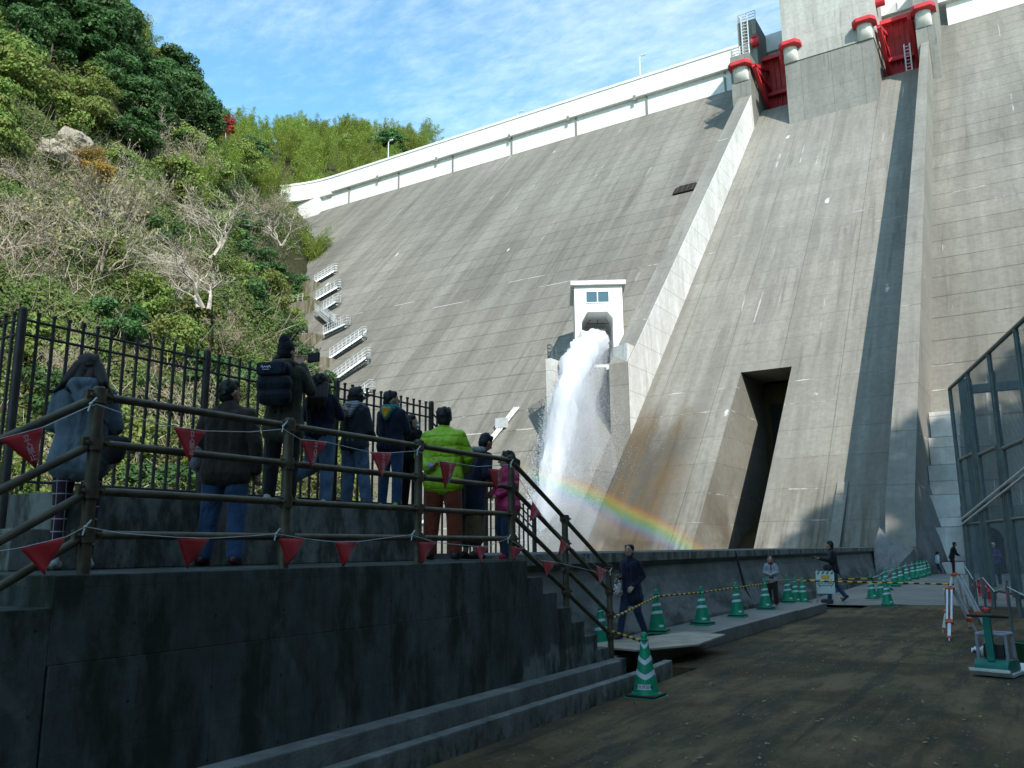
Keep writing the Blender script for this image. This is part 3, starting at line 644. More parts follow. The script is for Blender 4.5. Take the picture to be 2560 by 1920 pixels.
# loose gravel, crumbs of concrete and fallen leaves on the dirt
rg = np.random.default_rng(3); vs = []; fs = []
for i in range(5200):
    y = 3.5 + 24 * rg.random() ** 1.4; x = rg.uniform(-4.0, 2.5); r = rg.uniform(.004, .016) * (1.9 if rg.random() < .04 else 1); z = gz(x, y); k = len(vs)
    for dx, dy, dz in ((1, 0, .2), (.2, 1, .1), (-.9, .3, .2), (-.2, -1, .1), (0, 0, .9)): vs.append((x + dx * r * rg.uniform(.7, 1.3), y + dy * r * rg.uniform(.7, 1.3), z + dz * r))
    fs += [(k, k + 1, k + 4), (k + 1, k + 2, k + 4), (k + 2, k + 3, k + 4), (k + 3, k, k + 4)]
me = bpy.data.meshes.new('gravel'); me.from_pydata(vs, [], fs); tag(link('gravel', me, plain('gravel_stone', (.15, .13, .1), .9, .5, 2)), kind='stuff')
n = 420; y = 3.5 + 16 * rg.random(n) ** 1.3; x = rg.uniform(-4.4, 2.2, n); P = np.array([[a, b, gz(a, b) + .012] for a, b in zip(x, y)]); a = rg.uniform(0, 6.28, n); s = rg.uniform(.012, .035, n)
U = np.stack([np.cos(a), np.sin(a), rg.uniform(-.4, .4, n)], 1) * s[:, None]; W = np.stack([-np.sin(a), np.cos(a), rg.uniform(-.3, .3, n)], 1) * s[:, None] * .5
Q = np.stack([P - U, P + W, P + U, P - W], 1).reshape(-1, 3); me = quads_mesh('fallen_leaves', Q, L_twig); tag(link('fallen_leaves', me), kind='stuff')
# ================================================================ THINGS ON AND BESIDE THE PATH
def text_mesh(body, size):
    """flat mesh of the characters, centred, in the x/z plane facing -y"""
    cu = bpy.data.curves.new('writing', 'FONT'); cu.body = body; cu.size = size; cu.align_x = 'CENTER'; cu.align_y = 'CENTER'; cu.resolution_u = 2
    o = bpy.data.objects.new('writing', cu); C.objects.link(o)
    dg = bpy.context.evaluated_depsgraph_get(); me = bpy.data.meshes.new_from_object(o.evaluated_get(dg)); bpy.data.objects.remove(o)
    me.materials.clear(); return me
M_green = plain('green_cone_plastic', (.005, .26, .135), .45, .15, 5)
M_refl = plain('white_reflective_tape', (.62, .66, .7), .4, .06, 5)
M_ink = plain('dark_ink', (.03, .03, .05), .6)
M_yel = plain('yellow_plastic', (.72, .43, .03), .5, .12, 6)
M_orange = plain('orange_plastic', (.5, .09, .035), .5, .12, 6)
M_alu = plain('scuffed_aluminium', (.6, .62, .66), .4, .12, 6, metal=.4)
def cone_band(z0, z1, n, fz, rad):
    g = MB(); vs = []
    for z in (z0, z1):
        for j in range(n + 1):
            a = 2 * math.pi * j / n; zz_ = z + fz(a); r = rad(zz_) + .0045; vs.append((r * math.cos(a), r * math.sin(a), zz_))
    g.add(vs, [(j, j + 1, j + 1 + n + 1, j + n + 1) for j in range(n)]); return g
def make_cone(chevron, faces_a=0.):
    root = empty('traffic_cone')
    rad = lambda z: .142 + (.036 - .142) * (z - .05) / .57
    g = MB(); g.box(-.19, .19, -.19, .19, .0, .022); g.build('base_rim', M_green, root, bevel=.008)
    g = MB(); g.box(-.175, .175, -.175, .175, .0225, .05); g.build('rubber_base', M_black, root, bevel=.012)
    g = MB(); g.lathe([(.165, .05), (.162, .062), (.145, .066), (.142, .08), (.036, .62), (.05, .622), (.05, .632), (.034, .64), (.032, .69), (.02, .705), (.004, .708)], 48); b = g.build('cone_body', M_green, root, smooth=True)
    if chevron:
        fz = lambda a: .055 * (abs(((a - faces_a + math.pi) % (2 * math.pi)) - math.pi) / 1.2 if abs(((a - faces_a + math.pi) % (2 * math.pi)) - math.pi) < 1.2 else max(0, 1 - (abs(((a - faces_a + math.pi) % (2 * math.pi)) - math.pi) - 1.2) / .8)) - .03
        bands = ((.235, .29), (.39, .44), (.56, .6))
    else:
        fz = lambda a: .014 * math.sin(a + 2.1); bands = ((.30, .345), (.425, .465), (.575, .59))
    for z0, z1 in bands: cone_band(z0, z1, 48, fz, rad).build('reflective_band', M_refl, root, smooth=True)
    return root, rad
def stick_plate(root, rad, z, hgt, halfang, a0, body, size):
    g = MB(); n = 10; vs = []
    for zz_ in (z, z + hgt):
        for j in range(n + 1):
            a = a0 - halfang + 2 * halfang * j / n; r = rad(zz_) + .006; vs.append((r * math.cos(a), r * math.sin(a), zz_))
    g.add(vs, [(j, j + 1, j + n + 2, j + n + 1) for j in range(n)]); pl = g.build('name_sticker', M_refl, root)
    if body:
        me = text_mesh(body, size); k = rad(z + hgt / 2) + .007
        for v in me.vertices:
            a = a0 + v.co.x / k; v.co = Vector((k * math.cos(a), k * math.sin(a), z + hgt / 2 + v.co.y))
        # follow the taper
        for v in me.vertices:
            r = rad(v.co.z) + .0075; l = math.hypot(v.co.x, v.co.y); v.co.x *= r / l; v.co.y *= r / l
        link('lettering', me, M_ink, pl)
cone0, rad0 = make_cone(True, R(-70))
stick_plate(cone0, rad0, .105, .055, .62, R(-78), '道後建設㈱', .043)
cone0.location = (-3.98, 9.14, -.1)
tag(cone0, 'nearest green traffic cone with white chevrons and a name sticker, standing on the dirt', 'traffic cone', 'green traffic cones')
coneA, radA = make_cone(False)
stick_plate(coneA, radA, .1, .035, .3, R(-50), None, 0)
LC = [(-5.64, 13.52, .158, .2, 'green cone standing on the pale plywood sheet'), (-5.66, 15.74, .114, -.1, 'second green cone along the walkway slabs, just past the plywood'),
      (-5.65, 17.84, .108, .1, 'third green cone along the walkway slabs'), (-5.72, 20.2, .108, 0, 'green cone on the walkway right in front of the boy in grey'),
      (-5.89, 22.9, .103, .15, 'leftmost of the three green cones at the far end of the walkway'), (-6.02, 24.2, .0, .1, 'middle one of the three green cones at the far end of the walkway'),
      (-5.84, 24.3, .0, .0, 'rightmost of the three green cones at the far end of the walkway'), (-5.98, 12.1, .0, .3, 'green cone half hidden behind the foot of the stair handrail'),
      (-3.75, 24.6, -.03, .2, 'green cone with a black base nearest the dirt on the right of the path opening'), (-4.5, 26.9, .0, 0, 'left one of the paired green cones right of the path opening'),
      (-4.35, 27.5, .0, .3, 'right one of the paired green cones right of the path opening')]
FAR = [(-4.75, 31.2), (-4.76, 33.2), (-4.78, 34.8), (-4.9, 37.4), (-4.86, 38.9), (-4.84, 40.4), (-4.82, 41.5), (-4.85, 42.9), (-4.88, 44.2)]
for x, y in FAR: LC.append((x, y, gz(x, y) + .03, random.random(), 'one of the small green cones in the far row leading to the dam'))
for i, (x, y, z, a, lab) in enumerate(LC):
    o = coneA if i == 0 else copy_tree(coneA); o.location = (x, y, z); o.rotation_euler = (random.uniform(-.01, .01), random.uniform(-.01, .01), a)
    tag(o, lab, 'traffic cone', 'green traffic cones' if y < 30 else 'far row of green cones')
# striped barrier bars and chains from cone to cone
def striped(a, b, lab, r=.017, n=None, ms=(None, None), sag=0.):
    a = Vector(a); b = Vector(b); L = (b - a).length; n = n or max(4, int(L / .12)); g = MB()
    P = lambda t: a.lerp(b, t) - Vector((0, 0, sag * 4 * t * (1 - t)))
    for i in range(n): g.cur = i % 2; g.bar(P(i / n), P((i + 1) / n), r, n=8)
    o = g.build('barrier_bar', [M_yel, M_black], None); return tag(o, lab, 'barrier bar', 'yellow and black barrier bars')
striped((-4.83, 10.12, .66), (-5.62, 13.5, .74), 'yellow and black bar from the handrail foot up to the cone on the plywood')
striped((-4.81, 10.06, .5), (-4.0, 9.16, .5), 'yellow and black bar from the handrail foot down to the nearest cone')
N = [(-5.64, 13.52, .74), (-5.66, 15.74, .7), (-5.65, 17.84, .7), (-5.72, 20.2, .69), (-5.89, 22.9, .69)]
labs = ['striped bar between the cone on the plywood and the second walkway cone', 'striped bar between the second and third walkway cones', 'striped bar between the third walkway cone and the cone before the boy', 'striped bar between the boy\'s cone and the end of the walkway']
for a, b, l in zip(N[:-1], N[1:], labs): striped(a, b, l, .015)
striped((-6.0, 24.2, .62), (-4.45, 26.9, .6), 'striped bar across the path opening, the farther and higher of the two', .02, 12)
striped((-5.84, 24.3, .61), (-2.0, 22.9, .62), 'long striped bar across the path opening in front of the walking man', .02, 30)
g = MB(); pts = [(-4.45, 26.9, .62)] + [(x, y, gz(x, y) + .65) for x, y in FAR]
for a, b in zip(pts[:-1], pts[1:]):
    a = Vector(a); b = Vector(b); m_ = (a + b) / 2 - Vector((0, 0, .03)); g.tube([a, m_, b], .012, 6)
tag(g.build('barrier_chain', M_refl), 'white chain linking the far row of green cones', 'chain')
# notice board by the path opening
sb = empty('notice_board', (-5.28, 24.55, .0), R(24), label='white notice board with a green double arrow and yellow panel by the path opening', cat='sign')
g = MB(); g.box(-.24, .24, -.012, .012, .26, .86); pn = g.build('panel', plain('white_sign_board', (.62, .68, .66), .5, .05), sb, bevel=.004)
g = MB()
for i in range(4): x = -.22 + i * .12; g.add([(x, -.016, .775), (x + .055, -.016, .775), (x + .1, -.016, .855), (x + .045, -.016, .855)], [(0, 1, 2, 3)])
M_sgreen = plain('sign_green', (.03, .22, .13), .5); g.build('stripe_band', M_sgreen, pn)
g = MB(); g.box(-.1, .11, -.02, -.012, .66, .75); yp = g.build('yellow_panel', M_yel, pn)
g = MB(); ar = [(-.22, .54), (-.15, .65), (-.15, .61), (.15, .61), (.15, .65), (.22, .54), (.15, .43), (.15, .47), (-.15, .47), (-.15, .43)]
ai = [(x * .9, .54 + (z - .54) * .78) for x, z in ar]; n = len(ar)
g.add([(x, -.016, z) for x, z in ar] + [(x, -.016, z) for x, z in ai], [(i, (i + 1) % n, (i + 1) % n + n, i + n) for i in range(n)]); g.build('double_arrow', M_sgreen, pn)
me = text_mesh('歩行者通路', .07); me.transform(Matrix.Translation((0, -.017, .54)) @ Matrix.Rotation(R(90), 4, 'X')); link('lettering', me, M_sgreen, pn)
g = MB()
for x in (-.2, .2): g.bar((x, .02, .9), (x, .02, .0), .012, n=6); g.bar((x, .02, .88), (x, .3, .0), .012, n=6)
g.build('stand', M_galv, sb)
g = MB(); g.box(-.14, .16, -.1, .1, .0, .12); tag(g.build('sandbag', plain('dark_sandbag', (.04, .035, .06), .9), None, bevel=.04), 'dark weight bag at the foot of the notice board', 'sandbag').location = (-5.26, 24.45, .0)

# ---- red pennants on cords along the handrail
M_pen = plain('red_pennant_cloth', (.5, .012, .02), .75, .2, 4, sheen=.3)
M_cord = plain('white_cord', (.6, .62, .62), .8, .1)
TH_ = math.atan(355 / 1814.); RO_ = R(.5)
def sight(u, v, x):
    """where the line of sight through photo point u,v meets the upright plane x = const (used to measure the photo)"""
    a, b = u - 1106., 829.5 - v; a2 = a * math.cos(RO_) + b * math.sin(RO_); b2 = -a * math.sin(RO_) + b * math.cos(RO_)
    Y = 1814 * math.cos(TH_) - b2 * math.sin(TH_); Z = 1814 * math.sin(TH_) + b2 * math.cos(TH_)
    dx = a2 * math.cos(R(32)) - Y * math.sin(R(32)); dy = a2 * math.sin(R(32)) + Y * math.cos(R(32)); k = x / dx
    return Vector((x, dy * k, 1.55 + Z * k))
XP = -4.785
PEN = [((-2, 948), (93, 923), (74, 1012), 1, 'red pennant with white writing on the upper cord left of the corner post'),
       ((374, 922), (444, 931), (407, 999), 1, 'red lettered pennant between the corner post and the man in brown'),
       ((649, 949), (706, 955), (672, 1013), 1, 'red lettered pennant right of the second handrail post'),
       ((800, 977), (846, 978), (822, 1034), 1, 'red lettered pennant below the yellow hooded boy'),
       ((949, 996), (987, 1001), (965, 1056), 1, 'red lettered pennant in front of the green jacket'),
       ((1055, 1012), (1090, 1015), (1072, 1060), 1, 'red lettered pennant above the girl in pink'),
       ((1150, 1082), (1170, 1112), (1142, 1126), 1, 'twisted red pennant at the top of the stair handrail'),
       ((1212, 1163), (1232, 1182), (1206, 1200), 1, 'red pennant on the upper cord halfway down the stair'),
       ((1288, 1222), (1310, 1232), (1291, 1270), 1, 'red pennant on the upper cord at the foot of the stair'),
       ((42, 1184), (142, 1160), (94, 1243), 0, 'large plain red pennant on the lower cord left of the corner post'),
       ((383, 1161), (453, 1163), (409, 1230), 0, 'plain red pennant at the shoes of the man in brown'),
       ((602, 1163), (661, 1164), (620, 1223), 0, 'plain red pennant right of the second handrail post, lower cord'),
       ((724, 1171), (774, 1170), (742, 1226), 0, 'plain red pennant halfway along the low wall'),
       ((903, 1171), (942, 1172), (911, 1219), 0, 'plain red pennant by the feet of the man in green'),
       ((1024, 1180), (1054, 1180), (1034, 1217), 0, 'plain red pennant under the dark coat'),
       ((1103, 1180), (1130, 1184), (1108, 1214), 0, 'plain red pennant beside the feet of the girl in pink'),
       ((1171, 1211), (1199, 1214), (1181, 1248), 0, 'plain red pennant on the lower cord over the stair')]
for k, (a, b, c_, wr, lab) in enumerate(PEN):
    A, B, T = sight(*a, XP), sight(*b, XP), sight(*c_, XP)
    g = MB(); n = 8; vs = []; idx = {}
    for i in range(n + 1):
        for j in range(n + 1 - i):
            u, v = j / n, i / n; p = A * (1 - u - v) + B * u + T * v
            p = p + Vector((.012 * math.sin(u * 7 + k) * (v + .2) + .016 * v * math.sin(k * 2.3 + 1), 0, 0)); idx[i, j] = len(vs); vs.append(p)
    fs = []
    for i in range(n):
        for j in range(n - i):
            fs.append((idx[i, j], idx[i, j + 1], idx[i + 1, j]))
            if j < n - i - 1: fs.append((idx[i, j + 1], idx[i + 1, j + 1], idx[i + 1, j]))
    g.add(vs, fs); o = g.build('warning_pennant', M_pen, None, smooth=True)
    sm = o.modifiers.new('thick', 'SOLIDIFY'); sm.thickness = .002
    tag(o, lab, 'pennant', 'red warning pennants on the handrail')
    if wr:
        mid = (A + B) / 2; ax = (T - mid); L = ax.length; ax.normalize(); wx = (B - A).normalized()
        for q, chh in enumerate('立入禁止'):
            me = text_mesh(chh, L * .2); cpos = mid + ax * L * (.16 + q * .18)
            u_ = wx - ax * wx.dot(ax); u_.normalize(); nn = u_.cross(-ax).normalized()
            M4 = Matrix((( u_.x, -ax.x, nn.x, 0), (u_.y, -ax.y, nn.y, 0), (u_.z, -ax.z, nn.z, 0), (0, 0, 0, 1)))
            me.transform(Matrix.Translation(cpos + Vector((.03, 0, 0))) @ M4); lo = link('lettering', me, M_cord, o)
def cord(pts, lab):
    g = MB(); P = [sight(u, v, XP) for u, v in pts]
    g.tube(P, .003, 5)
    tag(g.build('pennant_cord', M_cord), lab, 'cord')
cord([(-40, 965), (0, 948), (93, 923), (188, 880), (208, 873), (300, 905), (374, 922), (444, 931), (540, 933), (612, 927), (649, 949), (706, 955), (760, 968), (800, 977), (846, 978), (902, 974), (949, 996), (987, 1001), (1030, 1008), (1104, 1004), (1125, 1040), (1150, 1082), (1170, 1112), (1212, 1163), (1232, 1182), (1288, 1222), (1318, 1236)], 'thin white cord carrying the upper row of pennants')
cord([(-40, 1196), (42, 1184), (142, 1160), (184, 1138), (260, 1152), (383, 1161), (453, 1163), (540, 1158), (596, 1153), (661, 1164), (724, 1171), (774, 1170), (888, 1155), (942, 1172), (1024, 1180), (1054, 1180), (1098, 1163), (1130, 1184), (1171, 1211), (1199, 1214), (1300, 1238)], 'thin white cord carrying the lower row of pennants')
for u, v in ((184, 1138), (596, 1153), (890, 1155), (1098, 1163), (196, 872), (612, 920), (902, 972), (1104, 1000), (1318, 1234)):
    p = sight(u, v, XP); g = MB()
    g.tube([p + Vector((0, -.0, 0)), p + Vector((.01, .03, .04))], .006, 5); g.tube([p, p + Vector((.01, -.02, -.05))], .005, 5); g.lathe([(.006, -.008), (.012, 0), (.006, .008)], 8, p)
    tag(g.build('cord_knot', M_cord), 'white cord knot tied round a handrail post', 'knot', 'white cord knots')

# ---- tall net fence on the right
nf = empty('net_fence', (-1.2, 24.4, 0), label='tall grey steel net fence at the right edge of the dirt yard', cat='fence')
A0 = Vector((-1.93, 27.09, 0)); D0 = Vector((-.09, 20.23, 0)); dv = (D0 - A0) / 3
def npart(mb, name, m, **kw): o = mb.build(name, m, nf, **kw); o.matrix_parent_inverse = Matrix.Translation((1.2, -24.4, 0)); return o
FP = [A0 + dv * i for i in range(5)]
for i, p in enumerate(FP):
    g = MB(); g.bar(p + Vector((0, 0, -.1)), p + Vector((0, 0, 6.0)), .055, n=10); npart(g, 'post', M_net, smooth=True)
    g = MB(); q = p + dv * .12; r_ = p + dv * .88; h = 3.9 - .1 * i
    g.bar(q + Vector((0, 0, .35)), q + Vector((0, 0, h)), .05, n=8); g.bar(r_ + Vector((0, 0, .35)), r_ + Vector((0, 0, h)), .05, n=8); g.bar(q + Vector((0, 0, h)), r_ + Vector((0, 0, h)), .05, n=8); g.bar(q + Vector((0, 0, .45)), r_ + Vector((0, 0, .45)), .055, n=8); g.bar(q + Vector((0, 0, 2.1)), r_ + Vector((0, 0, 2.1)), .04, n=8)
    if i < 4: npart(g, 'gate_frame', M_net)
g = MB(); g.bar(FP[0] + Vector((0, 0, 6)), FP[4] + Vector((0, 0, 6.05)), .05, n=8); npart(g, 'top_rail', M_net)
g = MB(); dn = dv.normalized(); Lf = dv.length * 4; hn = 6.0; st = .11
def clipseg(x0, z0, x1, z1):
    pts = []
    dx, dz = x1 - x0, z1 - z0; t0, t1 = 0., 1.
    for p_, q_ in ((-dx, x0), (dx, Lf - x0), (-dz, z0 - .4), (dz, hn - z0)):
        if p_ == 0: continue
        r = q_ / p_
        if p_ < 0: t0 = max(t0, r)
        else: t1 = min(t1, r)
    return (t0, t1) if t0 < t1 else None
k = -hn
while k < Lf:
    for (x0, z0, x1, z1) in ((k, 0, k + hn, hn), (k, hn, k + hn, 0)):
        c_ = clipseg(x0, z0, x1, z1)
        if c_:
            P0 = A0 + dn * (x0 + (x1 - x0) * c_[0]) + Vector((0, 0, z0 + (z1 - z0) * c_[0])); P1 = A0 + dn * (x0 + (x1 - x0) * c_[1]) + Vector((0, 0, z0 + (z1 - z0) * c_[1]))
            g.bar(P0, P1, .0038, n=3)
    k += st
npart(g, 'net', M_net)
g = MB(); p, q = A0 + Vector((0, 0, 2.1)), FP[3] + Vector((.0, 0, 3.0))
for k in (0, .14): g.bar(p + Vector((-.07, 0, k)), q + Vector((-.07, 0, k)), .03, n=8)
npart(g, 'diagonal_brace', M_galv)
gf = empty('steel_gate_frame', (-1.6, 28.4, 0), label='dark square steel column with a beam standing behind the net fence', cat='steel frame')
g = MB(); g.box(-.18, .18, -.18, .18, 0, 6.45); g.build('column', M_net, gf, bevel=.02)
g = MB(); g.box(.18, 9, -.1, .1, 6.0, 6.25); g.build('beam', M_net, gf)
g = MB(); g.bar((.75, 0, 0), (.75, 0, 6.6), .07, n=8); g.build('inner_post', M_net, gf)
# rope with red tape along the fence foot
g = MB(); P = [Vector((-1.7, 22.6, 1.05)), Vector((-1.4, 20.6, .78)), Vector((-1.15, 19.0, .92)), Vector((-.9, 17.6, .72)), Vector((-.65, 16.4, .86)), Vector((-.1, 15.0, .62))]
g.tube(P, .008, 5); rp = tag(g.build('tape_rope', M_cord), 'sagging white rope with red strips in front of the net fence', 'rope')
M_tape = plain('red_tape', (.45, .03, .035), .5)
for i, p in enumerate((P[1], P[2], (P[2] + P[3]) / 2, P[4], (P[1] + P[2]) / 2)):
    g = MB(); w0 = .03; n = 5; vs = []
    for j in range(n + 1): vs += [p + Vector((-w0, 0.02 * math.sin(j * 2), -.34 * j / n)), p + Vector((w0 * .7, .02 * math.cos(j * 1.7), -.34 * j / n))]
    g.add(vs, [(2 * j, 2 * j + 1, 2 * j + 3, 2 * j + 2) for j in range(n)]); g.build('red_strip', M_tape, rp)
g = MB()
for x in (-1.4, -1.15, -.65): pass
for q in (P[1], P[2], P[4]): g = MB(); g.bar((q.x, q.y, -.1), (q.x, q.y, q.z + .1), .022, n=8); g.build('stake', M_net, rp)

# ---- two survey tripods
def tripod(loc, feet, h, lab, narrow=False):
    r = empty('survey_tripod', loc, label=lab, cat='tripod', group='aluminium survey tripods')
    g = MB(); g.lathe([(.075, h - .045), (.085, h - .02), (.085, h), (.03, h + .012), (.03, h + .03)], 16); g.build('head', M_orange, r, smooth=True)
    for k, (fx, fy) in enumerate(feet):
        T = Vector((.06 * (1 if fx > 0 else -1) if abs(fx) > .05 else 0, .05 * (1 if fy > 0 else -1), h - .03)); F = Vector((fx, fy, .0)); mid = T.lerp(F, .62)
        g = MB(); side = Vector((F.y, -F.x, 0)).normalized() * .035
        lg = MB(); lg.bar(T + side, mid + side, .03, .045); lg.bar(T - side, mid - side, .03, .045); lg.bar(mid, T.lerp(F, .93), .05, .03)
        leg = lg.build('leg', M_alu, r)
        c_ = MB(); c_.bar(mid - (F - T).normalized() * .03, mid + (F - T).normalized() * .04, .13, .07); c_.build('leg_clamp', M_orange, leg, bevel=.006)
        c_ = MB(); c_.bar(T.lerp(F, .9), T.lerp(F, .935), .075, .055); c_.build('leg_clamp', M_orange, leg)
        c_ = MB(); c_.bar(T.lerp(F, .93), F, .018, n=8, r2=.006); c_.build('foot_spike', M_galv, leg)
    return r
tripod((-1.55, 18.3, -.1), [(-.33, .05), (.5, -.45), (.12, .5)], 1.1, 'taller survey tripod standing behind the other one beside the net fence')
tripod((-1.6, 17.5, -.1), [(-.03, -.72), (.36, .3), (-.1, .45)], .88, 'shorter survey tripod in front with one leg towards the viewer')
# ---- plate compactor
M_teal = plain('teal_machine_paint', (.01, .15, .12), .45, .15, 4)
pc = empty('plate_compactor', (-.72, 12.9, -.09), R(-14), label='teal vibrating plate compactor parked on the dirt at the right edge', cat='compactor')
g = MB(); g.prism([(-.34, .06), (-.26, 0), (.26, 0), (.36, .09), (.36, .12), (.24, .04), (-.24, .04), (-.34, .1)], -.24, .24, 'x'); g.build('base_plate', M_galv, pc, bevel=.006)
g = MB(); g.prism([(-.26, .05), (.26, .05), (.22, .17), (-.2, .2), (-.26, .14)], -.2, .2, 'x'); g.build('deck', M_teal, pc, bevel=.02)
g = MB(); g.bar((-.17, .13, .2), (-.17, .13, .5), .025, n=8); g.bar((.17, .13, .2), (.17, .13, .5), .025, n=8); g.bar((-.17, .13, .5), (.17, .13, .5), .025, n=8); g.bar((-.17, -.14, .18), (-.17, -.14, .5), .022, n=8); g.bar((.17, -.14, .18), (.17, -.14, .5), .022, n=8); g.bar((-.17, -.14, .5), (.17, -.14, .5), .022, n=8); g.bar((-.17, -.14, .5), (-.17, .13, .5), .022, n=8); g.bar((.17, -.14, .5), (.17, .13, .5), .022, n=8); g.build('roll_frame', plain('grey_tube_paint', (.25, .25, .3), .5), pc)
g = MB(); g.box(-.12, .12, -.1, .1, .2, .38); g.build('engine', M_black, pc, bevel=.02)
g = MB(); g.bar((-.07, .0, .3), (-.07, 0, .44), .06, n=14); g.bar((-.13, -.02, .27), (-.16, -.02, .27), .07, n=14); g.build('air_filter', M_galv, pc, smooth=True)
g = MB(); g.prism([(-.24, .18), (-.17, .18), (-.2, .78), (-.26, .78)], -.045, .045, 'x'); hd = g.build('handle_column', M_teal, pc, bevel=.01)
g = MB(); g.tube([(-.2, -.08, .72), (-.2, -.3, .74), (-.12, -.38, .75), (.12, -.38, .75), (.2, -.3, .74), (.2, -.08, .72), (-.2, -.08, .72)], .017, 8); g.build('handlebar', M_black, hd, smooth=True)
g = MB(); g.lathe([(.02, .78), (.05, .79), (.05, .83), (.02, .84)], 12, (0, -.22, 0)); g.build('cap', M_tape, hd)
bk = MB(); bk.lathe([(.15, 0), (.16, .02), (.19, .34), (.2, .35), (.19, .36), (.18, .34), (.14, .03), (.01, .02)], 24, (-.34, 13.6, -.1)); tag(bk.build('bucket', plain('dark_green_plastic', (.01, .09, .04), .5), smooth=True), 'dark green bucket at the right edge behind the compactor', 'bucket')
pb = MB(); vs = []; n = 9
for j in range(4):
    for i in range(n): vs.append((-1.18 + i * .035, 15.25 - .12 * (i / 8 - .5) ** 2 * 4 + j * .07, -.085 + .05 * math.sin(i * 1.3 + j) ** 2 + .03 * (j % 2)))
pb.add(vs, [(j * n + i, j * n + i + 1, (j + 1) * n + i + 1, (j + 1) * n + i) for j in range(3) for i in range(n - 1)])
o = tag(pb.build('plastic_bag', M_refl, smooth=True), 'crumpled white plastic bag lying on the dirt near the tripods', 'plastic bag'); sm = o.modifiers.new('thick', 'SOLIDIFY'); sm.thickness = .004
# arch doorway in the far toe wall
g = MB(); pr = [(-.55, 0), (.55, 0), (.55, 1.7)] + [(.55 * math.cos(R(a)), 1.7 + .55 * math.sin(R(a))) for a in range(20, 180, 20)] + [(-.55, 1.7)]
g.prism(pr, 47.25, 47.32, 'y', Matrix.Translation((-2.35, 0, .1)) @ Matrix.Scale(1.0, 4)); dpart(g, 'tunnel_door', M_dark)

# ================================================================ ABUTMENT BLOCKS AND STAIR FLIGHTS ALONG THE LEFT CONTACT
M_abut = conc('stained_abutment_concrete', (.17, .15, .11), (.3, .275, .23), .3, (.8, .8, .08), moss=(.09, .075, .02))
FL = [((-86.6, 85.0, 39.8), (-84.6, 86.9, 41.7)), ((-81.9, 80.9, 35.4), (-79.6, 82.6, 37.2)), ((-77.6, 78.2, 32.6), (-76.1, 78.9, 33.6)), ((-78.3, 77.8, 32.4), (-72.9, 75.0, 29.3)),
      ((-72.4, 73.1, 27.4), (-70.0, 74.3, 28.6)), ((-67.4, 69.1, 23.0), (-64.6, 71.4, 25.7)), ((-63.2, 65.5, 19.3), (-60.4, 67.5, 21.9)), ((-57.8, 62.6, 15.8), (-56.2, 63.5, 17.2))]

for (a, b), nm in zip(FL, ['second visible', 'third visible', 'short landing', 'reverse slanting', 'middle', 'long lower', 'lowest long', 'lowest short', 'upper twig screened', 'topmost twig screened']):
    a = Vector(a) + Vector((0, -.6, 0)); b = Vector(b) + Vector((0, -.6, 0)); r = empty('stair_flight', a, label=nm + ' flight of white railed steel stairs on the left abutment', cat='stairs', group='white stair flights on the abutment')
    d = b - a; wv = Vector((d.y, -d.x, 0)).normalized() * .45
    for sgn in (-1, 1):
        g = MB(); railing(g, [wv * sgn, d + wv * sgn], 1.1, .55, 3, .03); g.build('handrail', M_galv, r)
        g = MB(); g.bar(wv * sgn, d + wv * sgn, .06, .22); g.build('stringer', M_galv, r)
    g = MB(); n = max(4, int(abs(d.z) / .22))
    for i in range(n): p = d * ((i + .5) / n); g.box(p.x - .45, p.x + .45, p.y - .3, p.y + .3, p.z - .02, p.z + .02)
    g.build('tread', M_net, r)
    e = d.normalized(); e.z = 0
    if e.length > 0: e.normalize()
    g = MB(); q = d; railing(g, [q + wv, q + wv + e * .5, q - wv + e * .5, q - wv], 1.1, .5, 3, .03); g.build('landing_rail', M_galv, r)
BL = [(-88.8, 85.3, 40.1), (-84.1, 80.9, 35.4), (-76.4, 73.8, 28.0), (-69.9, 69.3, 23.3), (-64.8, 65.3, 19.0), (-60, 61, 14.8)]
for i, (x, y, z) in enumerate(BL):
    g = MB(); g.prism([(y - 2.6, z - 9), (y - 2.2, z - .3), (y + 8, z - .3), (y + 8, z - 9)], x - 4.0, x + 3.0, 'x')
    bo = tag(g.build('abutment_block', M_abut), ['top', 'second', 'third', 'fourth', 'fifth', 'lowest'][i] + ' stained concrete step block of the left abutment', 'abutment block', 'concrete step blocks of the abutment')
    g = MB(); railing(g, [(x - 3.6, y - 2.0, z - .3), (x + 1.0, y - 2.0, z - .3)], 1.1, 1.0, 3, .035); g.build('guard_rail', M_galv, bo)
